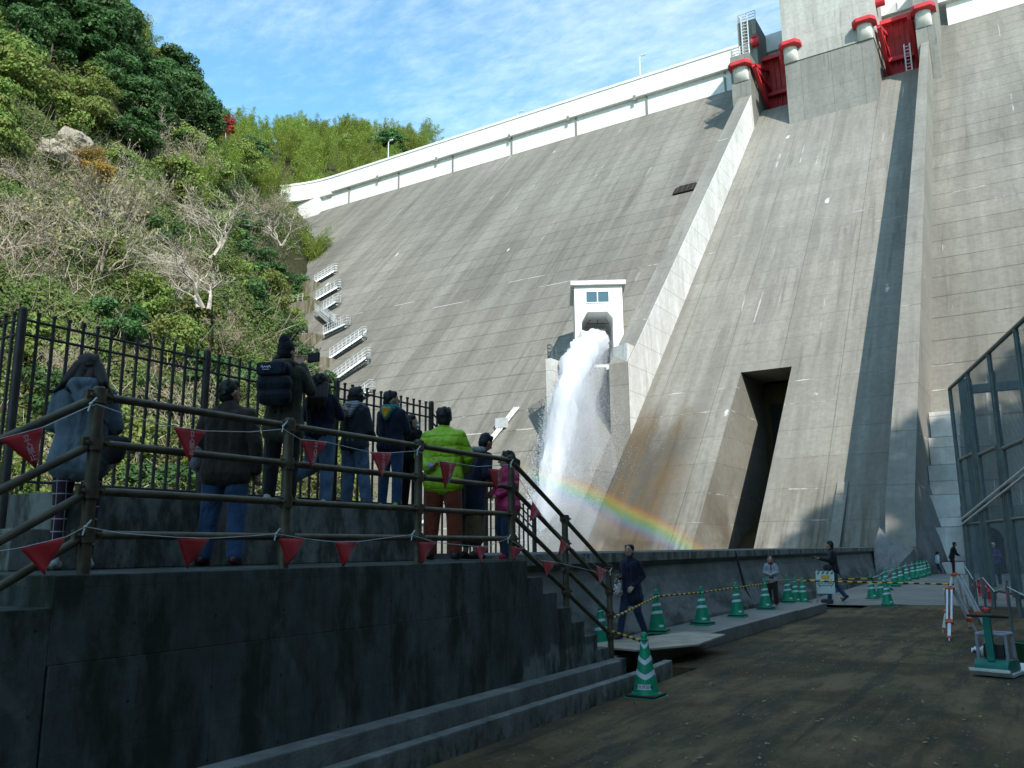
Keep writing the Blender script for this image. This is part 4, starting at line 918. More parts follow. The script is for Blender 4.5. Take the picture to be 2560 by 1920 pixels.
# ================================================================ PEOPLE
def V(*a): return Vector(a)
def remesh_obj(name, prims, voxel, m, parent, smooth_it=4):
    """prims: ('c', a, b, ra, rb) round cones and ('e', centre, radii) ellipsoids, fused into one closed surface"""
    bm = bmesh.new()
    for p in prims:
        t = bmesh.new()
        if p[0] == 'e':
            bmesh.ops.create_icosphere(t, subdivisions=3, radius=1)
            for v in t.verts: v.co = Vector(p[1]) + Vector((v.co.x * p[2][0], v.co.y * p[2][1], v.co.z * p[2][2]))
        else:
            a, b, ra, rb = Vector(p[1]), Vector(p[2]), p[3], p[4]; pts = []
            s = bmesh.new(); bmesh.ops.create_icosphere(s, subdivisions=2, radius=1)
            pts = [a + v.co * ra for v in s.verts] + [b + v.co * rb for v in s.verts]; s.free()
            vs = [t.verts.new(q) for q in pts]; r = bmesh.ops.convex_hull(t, input=vs)
            bmesh.ops.delete(t, geom=[g for g in r['geom_interior'] if isinstance(g, bmesh.types.BMVert)], context='VERTS')
        me_ = bpy.data.meshes.new('t'); t.to_mesh(me_); t.free(); bm.from_mesh(me_); bpy.data.meshes.remove(me_)
    me = bpy.data.meshes.new(name); bm.to_mesh(me); bm.free()
    o = bpy.data.objects.new(name, me); C.objects.link(o)
    r = o.modifiers.new('r', 'REMESH'); r.mode = 'VOXEL'; r.voxel_size = voxel
    s = o.modifiers.new('s', 'SMOOTH'); s.factor = .5; s.iterations = smooth_it
    me2 = bpy.data.meshes.new_from_object(o.evaluated_get(bpy.context.evaluated_depsgraph_get()))
    bpy.data.objects.remove(o); bpy.data.meshes.remove(me); me2.name = name
    me2.materials.clear(); return link(name, me2, m, parent, True)
M_skin = plain('skin', (.42, .25, .17), .55, .06, 8)
M_hair = plain('black_hair', (.009, .008, .008), .55, .3, 30, bstr=.5)
M_hairb = plain('dark_brown_hair', (.018, .011, .009), .6, .3, 30, bstr=.5)
def cloth(name, col, rough=.9, var=.2, fold=3., bstr=.8, bdist=.05):
    m, t = mat(name); v = t.obj(); n = t.noise(t.vscale(v, (1, 1, .6)), fold * 3, 4, .55, .6); n2 = t.noise(v, 160, 2)
    c = t.mix(t.ramp(t.noise(v, 7, 3), .3, .7), [x * (1 - var) for x in col], [x * (1 + var) for x in col])
    finish(t, c, rough, t.math('ADD', n, t.math('MULTIPLY', n2, .05)), bstr, bdist, spec=.2, sheen=.15); return m
def puffer(name, col):
    m, t = mat(name); v = t.obj(); xyz = t.sep(v)
    wob = t.math('MULTIPLY', t.noise(v, 7, 4), .09)
    q = t.math('ABSOLUTE', t.math('SINE', t.math('MULTIPLY', t.math('ADD', xyz[2], wob), 26.)))
    n = t.noise(v, 22, 4, .6)
    c = t.mix(t.ramp(q, 0, .22, .3, 0.), col, [x * .35 for x in col]); c = t.mix(t.ramp(n, .35, .7, .3, 0), c, [x * .6 for x in col])
    finish(t, c, .45, t.math('ADD', t.math('POWER', q, .5), t.math('MULTIPLY', n, 1.1)), .6, .025, spec=.4); return m
def pattern(name, a, b, kind):
    m, t = mat(name); v = t.obj()
    if kind == 'plaid':
        s = t.sep(v); L = lambda c, k: t.ramp(t.math('ABSOLUTE', t.math('SUBTRACT', t.math('FRACT', t.math('MULTIPLY', c, k)), .5)), .44, .47)
        f = t.math('MAXIMUM', L(s[2], 11.), t.math('MULTIPLY', L(s[0], 16.), .8))
    elif kind == 'stripe': f = t.ramp(t.math('ABSOLUTE', t.math('SUBTRACT', t.math('FRACT', t.math('MULTIPLY', t.sep(v)[2], 55.)), .5)), .22, .28)
    elif kind == 'diamond': 
        s = t.sep(v); g1 = t.math('FRACT', t.math('MULTIPLY', t.math('ADD', s[0], s[2]), 16.)); g2 = t.math('FRACT', t.math('MULTIPLY', t.math('SUBTRACT', s[0], s[2]), 16.))
        f = t.math('MULTIPLY', t.ramp(t.math('ABSOLUTE', t.math('SUBTRACT', g1, .5)), .38, .42, 1, 0), t.ramp(t.math('ABSOLUTE', t.math('SUBTRACT', g2, .5)), .38, .42, 1, 0))
    else:
        vo = t.node('ShaderNodeTexVoronoi', {'Vector': v, 'Scale': 38.}, feature='DISTANCE_TO_EDGE'); f = t.ramp(t.math('SINE', t.math('MULTIPLY', vo.outputs[0], 60.)), .2, .5)
    finish(t, t.mix(f, a, b), .85, t.noise(v, 9, 3), .4, .02); return m

def hand_prims(wr, d, w, s, curl=.45):
    """palm, four unequal bent fingers and a side thumb; d = along the forearm, w = across the palm towards the thumb"""
    d = d.normalized(); w = (w - d * w.dot(d)).normalized(); nrm = d.cross(w); P = []
    kn = [.033, .012, -.011, -.032]; ln = [.068, .076, .07, .055]
    for k, L in zip(kn, ln):
        b = wr + w * k * .6 * s + d * .012 * s; q = wr + (d * .082 + w * k) * s; P.append(('c', b, q, .017 * s, .013 * s))
        d1 = (d * math.cos(curl) + nrm * math.sin(curl)).normalized(); m1 = q + d1 * L * .5 * s; d2 = (d * math.cos(curl * 2.2) + nrm * math.sin(curl * 2.2)).normalized()
        P.append(('c', q, m1, .0105 * s, .0095 * s)); P.append(('c', m1, m1 + d2 * L * .5 * s, .0095 * s, .0075 * s))
    tb = wr + (d * .03 + w * .026) * s; tm = tb + (d * .028 + w * .03 + nrm * .008) * s; P.append(('c', tb, tm, .014 * s, .011 * s)); P.append(('c', tm, tm + (d * .032 + w * .008 + nrm * .012) * s, .011 * s, .0085 * s))
    return P

def make_person(label, loc, yaw, H, mats, arms, legs=None, head=(0, 0), top=None, bottom='trousers', hair='short', hood=None, headscale=1., group=None, face=False, extra=None, lean=0., voxel=.009, curl=.45, bare_hands=True, width=1., gloves=None):
    """mats: dict top,bottom,shoes,hair. arms: [(elbow, wrist)]*2 left,right in metres for a 1.7 m body, forward = +y"""
    k = H / 1.7; hs = headscale
    root = empty('person', loc, yaw, label=label, cat='person', group=group)
    S = lambda p: Vector(p) * k
    SH = [V(-.158 * width, 0, 1.365), V(.158 * width, 0, 1.365)]; HP = [V(-.09, 0, .9), V(.09, 0, .9)]
    arms = [tuple([V(a_[0].x * .87, a_[0].y, a_[0].z), V(a_[1].x * .9, a_[1].y, a_[1].z)] + list(a_[2:])) for a_ in arms]; width = 1 + (width - 1) * .6
    legs = legs or [(V(-.105, .02, .48), V(-.115, -.01, .07)), (V(.105, .02, .48), V(.115, -.01, .07))]
    def LN(p): p = Vector(p); return V(p.x, p.y + lean * max(0, p.z - .9), p.z)
    hc = LN(V(0, .015, 1.7 - .115 * hs)) + V(0, 0, 0)
    Rm = Matrix.Translation(hc) @ Matrix.Rotation(head[0], 4, 'Z') @ Matrix.Rotation(head[1], 4, 'X')
    HV = lambda x, y, z: Rm @ (Vector((x, y, z)) * hs)
    B = []
    for x in (-.08, 0, .08): B.append(('c', LN((x, 0, 1.0)), LN((x * 1.1 * width, -.005, 1.31)), .095, .1))
    B.append(('c', V(-.07, 0, .93), V(.07, 0, .93), .11, .11)); B.append(('c', LN(SH[0] + V(.03, 0, 0)), LN(SH[1] - V(.03, 0, 0)), .055, .055))
    B.append(('c', LN((0, -.01, 1.4)), HV(0, -.015, -.07), .056, .05))
    B += [('e', HV(0, 0, .005), (.076 * hs, .094 * hs, .108 * hs)), ('e', HV(0, .03, -.055), (.056 * hs, .058 * hs, .055 * hs)), ('c', HV(0, .092, .005), HV(0, .108, -.028), .009 * hs, .014 * hs), ('e', HV(-.079, -.005, -.01), (.012 * hs, .02 * hs, .03 * hs)), ('e', HV(.079, -.005, -.01), (.012 * hs, .02 * hs, .03 * hs)), ('e', HV(0, .085, -.06), (.024 * hs, .014 * hs, .01 * hs))]
    for i in (0, 1):
        e, w = Vector(arms[i][0]), Vector(arms[i][1])
        B += [('c', LN(SH[i]), e, .052, .042), ('c', e, w, .04, .027)]
        sd = V(1 if i == 0 else -1, .35, .1); B += hand_prims(w, (arms[i][2] if len(arms[i]) > 2 else w - e), sd if len(arms[i]) < 4 else arms[i][3], 1.0, curl)
        kn, an = legs[i]
        ft = (legs[i][2] if False else None)
        B += [('c', HP[i], kn, .082, .056), ('c', kn, an, .054, .036), ('c', an - V(0, .03, .02), an + V(0, .14, -.045), .036, .026)]
    sc = lambda P: [('e', S(p[1]), [r * k for r in p[2]]) if p[0] == 'e' else ('c', S(p[1]), S(p[2]), p[3] * k, p[4] * k) for p in P]
    body = remesh_obj('body', sc(B), voxel * max(.75, k), M_skin, root, 2)
    # clothes
    T = []; tp = top or {}; th = tp.get('th', .028) * .62; hem = tp.get('hem', .82); fl = tp.get('flare', .02)
    for x in (-.075 * width, 0, .075 * width): T += [('c', LN((x * .95, 0, 1.0)), LN((x * 1.15, -.005, 1.31)), .088 + th, .096 + th), ('c', (x * 1.1, 0, min(hem + .1, 1.0)), LN((x, 0, 1.02)), .1 + th + fl * .7, .09 + th)]
    if hem < .75:
        for x in (-.07, .07): T.append(('c', (x * 1.15, 0, hem + .11), (x, 0, .95), .1 + th + fl * .8, .1 + th))
    T.append(('c', LN(SH[0] + V(.03, 0, -.02)), LN(SH[1] - V(.03, 0, .02)), .05 + th, .05 + th)); T += [('c', LN((sx_ * .04, -.01, 1.42)), LN((sx_ * .13, -.01, 1.37)), .05 + th * .6, .05 + th * .6) for sx_ in (-1, 1)]; T.append(('c', LN((0, 0, 1.38)), LN((0, -.005, 1.45)), .085 + th * .5, .06 + th * .4))
    for i in (0, 1):
        e, w = Vector(arms[i][0]), Vector(arms[i][1]); T += [('c', LN(SH[i]), e, .043 + th, .044 + th * .8), ('c', e, e.lerp(w, .93), .045 + th * .8, .036 + th * .6)]
    tm = remesh_obj(tp.get('name', 'jacket'), sc(T), .012 * max(.7, k), mats['top'], root, 3)
    Lg = []
    if bottom == 'skirt':
        zb = tp.get('skirt', .25)
        for x in (-.07, .07): Lg.append(('c', (x * 1.5, -.01, zb + .12), (x, 0, .95), .13, .11))
        bt = remesh_obj('skirt', sc(Lg), .013 * max(.7, k), mats['bottom'], root, 3)
    else:
        r = {'trousers': .022, 'wide': .036, 'slim': .008}[bottom]
        Lg.append(('c', V(-.07, 0, .93), V(.07, 0, .93), .115 + r * .4, .115 + r * .4))
        for i in (0, 1): kn, an = legs[i]; Lg += [('c', HP[i], kn, .088 + r, .056 + r), ('c', kn, kn.lerp(an, .93), .055 + r, .038 + r * (1.2 if bottom != 'slim' else .6))]
        bt = remesh_obj('trousers', sc(Lg), .012 * max(.7, k), mats['bottom'], root, 3)
    for i in (0, 1):
        kn, an = legs[i]; d = (an - kn).normalized(); fwd = V(0, 1, 0) - d * d.y if abs(d.z) > .9 else V(0, -d.z, d.y).normalized()
        if abs(d.z) > .9: fwd = V(0, 1, 0)
        P = [('c', an - fwd * .045 + d * .022, an + fwd * .13 + d * .034, .043, .036), ('c', an - fwd * .03, an + fwd * .02 + d * .02, .046, .044)]
        remesh_obj('shoe', sc(P), .011 * max(.7, k), mats['shoes'], root, 2)
    # hair or hat
    hh = lambda x, y, z: HV(x, y, z); h = []
    if hair == 'hat':
        h = [('e', hh(0, -.01, .045), (.09 * hs, .104 * hs, .1 * hs)), ('e', hh(0, -.03, .115), (.06 * hs, .075 * hs, .085 * hs)), ('e', hh(0, -.04, -.02), (.082 * hs, .08 * hs, .075 * hs))]
        remesh_obj('knit_hat', sc(h), .009, mats['hair'], root, 3)
        remesh_obj('hair', sc([('c', hh(-.03, -.1, -.06), hh(-.07, -.13, -.13), .04, .035)]), .009, M_hairb, root, 2)
    else:
        h = [('e', hh(0, -.022, .03), (.088 * hs, .094 * hs, .098 * hs)), ('e', hh(0, -.045, -.03), (.078 * hs, .062 * hs, .08 * hs)), ('c', hh(-.045, .022, .078), hh(.045, .022, .078), .036 * hs, .036 * hs)]
        rr = random.Random(label)
        for q in range(26):
            a = rr.uniform(0, 6.28); z = rr.uniform(.0, .11); h.append(('c', hh(.06 * math.cos(a), -.02 + .06 * math.sin(a), z), hh(.082 * math.cos(a), -.03 + .085 * math.sin(a), z - .035), .02 * hs, .009 * hs))
        if hair == 'long':
            for x, dx in ((-.06, -.03), (-.02, -.01), (.02, .02), (.06, .04)): h += [('c', hh(x, -.06, -.02), LN((x + dx, -.13, 1.36)), .05, .05), ('c', LN((x + dx, -.13, 1.36)), LN((x * 1.3 + dx, -.15, 1.2 if abs(x) < .05 else 1.24)), .05, .022)]
        if hair == 'longside':
            for x, dx in ((-.06, -.06), (-.03, -.01), (.03, .01), (.065, .07)): h += [('c', hh(x, -.05, .01), LN((x + dx * 1.1, -.1, 1.45)), .056, .04)]
            h += [('c', LN((-.12, -.07, 1.47)), LN((-.23, -.06, 1.36)), .035, .008), ('c', LN((.13, -.08, 1.46)), LN((.24, -.08, 1.3)), .038, .012)]
        if hair == 'bob':
            for x in (-.07, -.035, 0, .035, .07): h.append(('c', hh(x, -.045 + abs(x) * .3, 0), hh(x * 1.12, -.05 + abs(x) * .4, -.115), .045 * hs, .022 * hs))
        if hair == 'pony':
            h += [('c', hh(.0, -.09, .02), hh(.0, -.15, -.02), .03, .035), ('c', hh(.0, -.15, -.02), hh(.0, -.16, -.14), .035, .012)]
        if hair == 'bun': h.append(('e', hh(0, -.11, -.01), (.035, .035, .035)))
        ho = remesh_obj('hair', sc(h), .009 * max(.8, hs * k), mats['hair'], root, 2)
    if hood:
        P = [('c', LN((-.11, .03, 1.44)), LN((-.08, -.09, 1.45)), .035, .045), ('c', LN((-.08, -.09, 1.45)), LN((.08, -.09, 1.45)), .045, .045), ('c', LN((.08, -.09, 1.45)), LN((.11, .03, 1.44)), .045, .035), ('c', LN((-.07, -.115, 1.42)), LN((0, -.15, 1.28)), .05, .035), ('c', LN((.07, -.115, 1.42)), LN((0, -.15, 1.28)), .05, .035), ('c', LN((-.05, -.12, 1.44)), LN((.05, -.12, 1.44)), .05, .05)]
        hd = remesh_obj('hood', sc(P), .011, mats.get('hood', mats['top']), root, 3)
        if isinstance(hood, str):
            P = [('c', LN((-.05, -.15, 1.42)), LN((0, -.175, 1.3)), .035, .022), ('c', LN((.05, -.15, 1.42)), LN((0, -.175, 1.3)), .035, .022), ('c', LN((-.05, -.15, 1.42)), LN((.05, -.15, 1.42)), .035, .035)]
            remesh_obj('hood_lining', sc(P), .011, MATS[hood], hd, 2)
    if face:
        for sx in (-1, 1):
            g = MB(); g.lathe([(.003, -.006), (.0105, -.003), (.0125, 0), (.0105, .003), (.003, .006)], 12); e = g.build('eye', M_hair, root); e.matrix_local = Matrix.Scale(k, 4) @ Rm @ Matrix.Translation(V(sx * .031, .0885, .012) * hs) @ Matrix.Scale(hs, 4) @ Matrix.Diagonal((1.15, .5, .55, 1))
            g = MB(); g.tube([V(sx * .018, .092, .034) * hs, V(sx * .034, .09, .039) * hs, V(sx * .05, .078, .032) * hs], .0035 * hs, 6); e = g.build('eyebrow', M_hair, root); e.matrix_local = Matrix.Scale(k, 4) @ Rm
        g = MB(); g.tube([V(-.024, .089, -.058) * hs, V(-.01, .0985, -.063) * hs, V(.01, .0985, -.063) * hs, V(.024, .089, -.058) * hs], [.002, .006, .006, .002], 8); e = g.build('lips', MATS.get('lips') or plain('lips', (.35, .1, .09), .5), root, smooth=True); e.matrix_local = Matrix.Scale(k, 4) @ Rm
    return root, S, HV, sc
DN = lambda sx, y=0.: (V(sx * .25, -.03 + y, 1.1), V(sx * .245, .03 + y, .85))     # hanging arm
HOLD = lambda sx, up=0.: (V(sx * .26, .05, 1.14 + up * .3), V(sx * .08, .26, 1.2 + up))  # hands in front
RAIL = lambda sx: (V(sx * .27, .1, 1.15), V(sx * .2, .32, 1.25))
C_jean = cloth('blue_denim', (.035, .075, .16)); C_jeanl = cloth('faded_denim', (.1, .16, .26), var=.35); C_jeand = cloth('dark_denim', (.02, .035, .075))
C_blk = cloth('black_cloth', (.012, .012, .015)); C_navy = cloth('navy_wool', (.012, .016, .035)); C_brown = cloth('dark_brown_jacket', (.035, .025, .02))
C_grey = cloth('grey_blue_wool', (.1, .135, .17), fold=2); C_olive = cloth('olive_parka', (.05, .045, .03)); C_lav = cloth('dark_grey_hood', (.03, .032, .045))
C_shoeB = plain('dark_red_shoe', (.07, .015, .015), .4); C_shoeW = plain('pale_shoe', (.45, .46, .44), .6); C_shoeK = plain('dark_shoe', (.03, .03, .035), .5); C_shoeG = plain('yellow_green_shoe', (.3, .42, .04), .5)
C_teal = cloth('teal_cloth', (.01, .2, .25)); C_must = cloth('mustard_lining', (.55, .3, .03)); C_brick = cloth('rust_brown_trousers', (.16, .035, .015)); C_khaki = cloth('khaki_skirt_cloth', (.12, .085, .04))
C_light = cloth('light_grey_fleece', (.3, .32, .35)); C_white = cloth('white_fleece', (.62, .64, .68)); C_pinkp = puffer('pink_quilted_jacket', (.55, .035, .15)); C_greenp = puffer('lime_quilted_jacket', (.36, .6, .02))
C_plaid = pattern('plum_check_leggings', (.03, .012, .025), (.35, .33, .36), 'plaid'); C_scarf = pattern('patterned_scarf', (.02, .02, .04), (.5, .5, .53), 'cell'); C_stripe = pattern('striped_lining', (.55, .57, .6), (.03, .03, .05), 'stripe')
C_bagp = pattern('swirl_bag_print', (.03, .03, .07), (.5, .48, .55), 'cell'); C_dia = pattern('lattice_bag_print', (.22, .04, .03), (.66, .6, .58), 'diamond')
GP = 'onlookers on the viewing platform'
def bag(prims, m, parent, sc, name='bag', vox=.012): return remesh_obj(name, sc(prims), vox, m, parent, 3)
def held(prims, m, sc, owner, name, label, cat, vox=.01):
    o = remesh_obj(name, sc(prims), vox, m, None, 2); o.matrix_world = owner.matrix_basis; return tag(o, label, cat)
# 1 woman in the grey coat
p, S, HV, sc = make_person('woman seen from behind in a grey-blue wool coat and checked leggings beside the corner post', (-6.02, 3.57, 1.425), R(48), 1.60, dict(top=C_grey, bottom=C_plaid, shoes=C_shoeW, hair=M_hairb), [(V(-.26, .06, 1.13), V(-.12, .27, 1.1)), (V(.27, .05, 1.12), V(.12, .25, 1.05))], hair='longside', bottom='slim', hood=True, head=(R(10), R(6)), top=dict(name='coat', th=.045, hem=.72, flare=.035), group=GP, width=1.08)
BG = held([('e', V(.25, -.1, .92), (.1, .07, .12)), ('c', V(.2, -.1, .98), V(.33, -.1, .98), .05, .05)], C_blk, sc, p, 'shoulder_bag', 'round black handbag hanging behind the woman in the grey coat', 'handbag')
g = MB(); g.tube([S(v) for v in (V(.27, -.12, 1.04), V(.1, -.14, 1.22), V(-.1, -.15, 1.38), V(-.13, -.08, 1.46))], .012, 6); g.build('bag_strap', C_blk, BG)
# 2 man in brown
p, S, HV, sc = make_person('stout person from behind in a dark brown jacket and blue jeans standing on the platform', (-6.02, 4.9, 1.425), R(30), 1.62, dict(top=C_brown, bottom=C_jean, shoes=C_shoeB, hair=M_hair), [(V(-.3, -.02, 1.13), V(-.25, .06, .9)), (V(.31, -.02, 1.1), V(.3, .05, .84))], legs=[(V(-.13, .02, .48), V(-.165, -.01, .07)), (V(.12, .02, .48), V(.13, -.01, .07))], top=dict(th=.05, hem=.72, flare=.03), head=(R(-35), R(4)), group=GP, width=1.2, bottom='wide')
held([('e', V(-.27, .0, .98), (.075, .1, .14)), ('c', V(-.27, -.05, 1.04), V(-.27, .08, 1.04), .05, .05)], C_bagp, sc, p, 'tote_bag', 'white swirl patterned bag hanging from the shoulder of the brown jacket', 'tote bag')
# 3 photographer with the rucksack
p, S, HV, sc = make_person('tall photographer in a black knit hat and olive parka standing on the low wall', (-6.42, 5.9, 2.0), R(22), 1.66, dict(top=C_olive, bottom=C_blk, shoes=C_shoeW, hair=C_blk), [(V(-.26, .12, 1.2), V(-.06, .26, 1.5)), (V(.28, .1, 1.18), V(.07, .27, 1.5))], hair='hat', hood=True, head=(R(-18), R(5)), top=dict(name='parka', th=.04, hem=.66, flare=.03), group=GP)
rk = held([('c', V(-.09, -.23, 1.08), V(.09, -.23, 1.08), .1, .1), ('c', V(-.09, -.23, 1.34), V(.09, -.23, 1.34), .095, .095), ('c', V(-.09, -.24, 1.2), V(.09, -.24, 1.2), .105, .105)], cloth('black_rucksack_cloth', (.012, .017, .025)), sc, p, 'rucksack', 'large black rucksack with a small white logo on the photographer in the knit hat', 'rucksack')
g = MB(); k = 1.66 / 1.7; g.box(-.15 * k, .15 * k, -.365 * k, -.3 * k, 1.28 * k, 1.41 * k); g.build('rucksack_flap', C_navy, rk, bevel=.03)
g = MB(); rr_ = random.Random(4); P_ = [V(-.055 + i * .009, 0, .012 * math.sin(i * 2.1) + (.012 if i % 4 == 1 else 0)) for i in range(12)]
for a_, b_ in zip(P_[:-1], P_[1:]): g.bar(a_, b_, .0045, n=5)
g.bar(V(-.04, 0, -.022), V(.03, 0, -.024), .003, n=5); me_o = g.build('logo', M_refl, rk); me_o.location = (-.03, -.3705 * k, 1.35 * k)
g = MB(); g.box(.06, .2, .27, .31, 1.49, 1.59); cmo = tag(g.build('camera_phone', M_black, bevel=.008), 'small camera held up by the photographer in the knit hat', 'camera'); cmo.matrix_world = p.matrix_basis @ Matrix.Rotation(R(-18), 4, 'Z') @ Matrix.Translation((0, -.02, -.01))
# 4 long haired girl with one foot raised
p, S, HV, sc = make_person('long haired girl in a navy jacket leaning on the picket fence with one foot raised', (-6.5, 6.5, 2.0), R(20), 1.43, dict(top=C_navy, bottom=C_jeanl, shoes=C_shoeW, hair=M_hair), [RAIL(-1), RAIL(1)], legs=[(V(-.12, .05, .5), V(-.2, -.3, .36)), (V(.1, .03, .48), V(.11, -.02, .07))], hair='long', head=(0, R(4)), headscale=1.12, top=dict(th=.035, hem=.83), group=GP, bottom='wide')
# 5 child with the striped hood
make_person('child with bobbed hair in a dark hooded jacket with a striped lining', (-6.48, 7.02, 2.0), R(10), 1.36, dict(top=C_lav, bottom=C_jeanl, shoes=C_shoeK, hair=M_hair, hood=C_stripe), [(V(-.24, .05, 1.1), V(-.12, .22, 1.02)), (V(.25, .03, 1.08), V(.2, .2, 1.0))], legs=[(V(-.1, .03, .48), V(-.1, -.02, .07)), (V(.12, .06, .48), V(.18, .06, .07))], hair='bob', hood=True, headscale=1.15, top=dict(th=.045, hem=.78, flare=.02), group=GP, bottom='wide')
# 6 boy with the yellow hood
make_person('boy with short black hair in a navy jacket with a mustard and teal hood', (-6.46, 7.62, 2.0), R(12), 1.41, dict(top=C_navy, bottom=C_jean, shoes=C_shoeG, hair=M_hair, hood=C_teal), [(V(-.25, .08, 1.12), V(-.1, .26, 1.08)), (V(.25, .08, 1.12), V(.1, .26, 1.08))], hair='short', hood='mustard_lining', head=(R(-45), R(3)), headscale=1.14, top=dict(th=.045, hem=.8, flare=.02), group=GP)
# 7 small child with the face mask
p, S, HV, sc = make_person('small child in black with a white face mask beside the mustard hooded boy', (-6.46, 8.0, 2.0 - .0), R(5), 1.17, dict(top=C_blk, bottom=C_blk, shoes=C_shoeK, hair=M_hair), [(V(-.24, .05, 1.12), V(-.12, .2, 1.0)), DN(1)], hair='bob', head=(R(-62), 0), headscale=1.22, top=dict(th=.045, hem=.82), group=GP)
remesh_obj('face_mask', sc([('e', HV(0, .082, -.045), (.045, .03, .045))]), .008, M_refl, p, 1)
# 8 man in the lime quilted jacket
p, S, HV, sc = make_person('man from behind in a lime green quilted jacket and rust brown trousers', (-5.86, 7.86, 1.425), R(20), 1.76, dict(top=C_greenp, bottom=C_brick, shoes=C_shoeK, hair=M_hair), [(V(-.29, -.07, 1.15), V(-.15, -.17, 1.0), V(.6, -.1, .1)), (V(.3, .08, 1.14), V(.2, .26, 1.02))], legs=[(V(-.13, .02, .48), V(-.16, -.01, .07)), (V(.12, .02, .48), V(.14, -.01, .07))], hair='short', head=(R(12), R(3)), top=dict(name='quilted_jacket', th=.065, hem=.74, flare=.01), group=GP, width=1.15, bottom='wide')
remesh_obj('glove', sc([('e', V(-.1, -.18, 1.02), (.06, .045, .045)), ('c', V(-.15, -.17, 1.0), V(-.08, -.18, 1.02), .04, .04)]), .01, C_light, p, 2)
# 9 person in the dark coat, scarf, khaki skirt
p, S, HV, sc = make_person('stooping person in a long dark coat, patterned scarf and khaki skirt beside the lime jacket', (-5.86, 8.42, 1.425), R(-20), 1.52, dict(top=C_navy, bottom=C_khaki, shoes=C_shoeK, hair=M_hair), [(V(-.26, .1, 1.12), V(-.1, .28, 1.08)), (V(.27, .1, 1.12), V(.12, .3, 1.1))], hair='short', head=(0, R(-25)), lean=.35, top=dict(name='long_coat', th=.05, hem=.55, flare=.03, skirt=.16), bottom='skirt', group=GP)
remesh_obj('scarf', sc([('c', V(-.14, .03, 1.44), V(-.05, .02, 1.47), .05, .05), ('c', V(-.16, .05, 1.42), V(-.18, -.05, 1.2), .06, .06), ('c', V(-.18, -.05, 1.2), V(-.16, -.06, 1.02), .06, .045), ('c', V(-.05, .08, 1.48), V(.12, .1, 1.46), .05, .05)]), .011, C_scarf, p, 3)
# 10 girl in pink
make_person('girl in a pink quilted jacket facing left at the head of the stair', (-5.52, 8.72, 1.425), R(140), 1.3, dict(top=C_pinkp, bottom=C_jeand, shoes=cloth('pink_boot', (.4, .02, .08)), hair=M_hair), [(V(-.34, .02, 1.13), V(-.2, .22, 1.0)), (V(.32, .04, 1.13), V(.16, .24, 1.0))], legs=[(V(-.11, .07, .5), V(-.12, .05, .07)), (V(.12, .1, .5), V(.13, -.02, .07))], hair='pony', headscale=1.24, head=(R(-25), 0), top=dict(name='quilted_jacket', th=.1, hem=.72, flare=.03), width=1.35, group=GP, face=True, bottom='wide')
# 11 woman walking with the bag
p, S, HV, sc = make_person('smiling woman in a long navy coat walking beside the parapet wall with a bag', (-5.6, 12.45, .162), R(172), 1.43, dict(top=C_navy, bottom=C_jeand, shoes=C_shoeK, hair=M_hair), [(V(-.22, -.1, 1.12), V(-.12, .12, .94)), (V(.25, .0, 1.13), V(.15, .2, 1.1), V(-.2, 1, .1))], legs=[(V(-.1, .0, .5), V(-.12, -.22, .12)), (V(.1, .17, .5), V(.13, .26, .07))], hair='bun', head=(R(12), R(3)), top=dict(name='coat', th=.035, hem=.62, flare=.04), face=True, lean=.05, voxel=.007)
BG = held([('e', V(.15, .25, .84), (.095, .08, .1)), ('c', V(.11, .25, .94), V(.19, .25, .94), .04, .04)], C_dia, sc, p, 'patterned_bag', 'red and white lattice patterned bag carried by the woman in the navy coat', 'handbag')
g = MB(); g.tube([S(v) for v in (V(.08, .25, .93), V(.12, .27, 1.08), V(.18, .27, 1.08), V(.22, .25, .93))], .012, 6); g.build('bag_handle', MATS['lattice_bag_print'], BG, smooth=True)
g = MB(); g.bar(S(V(.07, .34, .84)), S(V(.04, .34, 1.0)), .032, n=14); o = tag(g.build('flask', M_galv, smooth=True), 'small silvery flask hanging at the lattice patterned bag', 'flask'); o.matrix_world = p.matrix_basis
# 12 boy in the grey fleece
p, S, HV, sc = make_person('boy in a light grey fleece and dark cap standing behind the walkway cones', (-5.86, 21.35, .12), R(195), 1.2, dict(top=C_light, bottom=C_brown, shoes=C_shoeK, hair=C_lav), [(V(-.26, .04, 1.12), V(-.06, .2, 1.08)), (V(.26, .04, 1.12), V(.06, .2, 1.06))], hair='short', headscale=1.2, top=dict(name='fleece', th=.04, hem=.78), face=True, bottom='wide')
remesh_obj('collar', sc([('c', V(-.05, .06, 1.43), V(.05, .06, 1.43), .045, .045), ('c', V(0, .12, 1.4), V(0, .14, 1.2), .02, .02)]), .01, cloth('dark_red_lining', (.2, .015, .02)), p, 2)
# 13 man walking with a camera
p, S, HV, sc = make_person('man in a black jacket and jeans walking left with a camera in his hands', (-5.2, 25.4, .02), R(112), 1.66, dict(top=C_blk, bottom=C_jean, shoes=C_shoeK, hair=M_hairb), [(V(-.22, .1, 1.14), V(-.1, .38, 1.2)), (V(.22, .1, 1.14), V(.1, .38, 1.2))], legs=[(V(-.1, .14, .5), V(-.1, .2, .07)), (V(.1, -.02, .5), V(.11, -.28, .12))], hair='bob', head=(0, R(-18)), top=dict(th=.045, hem=.78), lean=.08)
held([('c', V(-.04, .46, 1.23), V(.05, .46, 1.23), .04, .04), ('c', V(0, .48, 1.23), V(0, .56, 1.23), .03, .03)], M_black, sc, p, 'camera', 'black camera held by the man walking left', 'camera')
held([('e', V(-.2, .22, .95), (.07, .12, .09))], C_lav, sc, p, 'side_bag', 'dark bag swinging in front of the man walking left', 'bag')
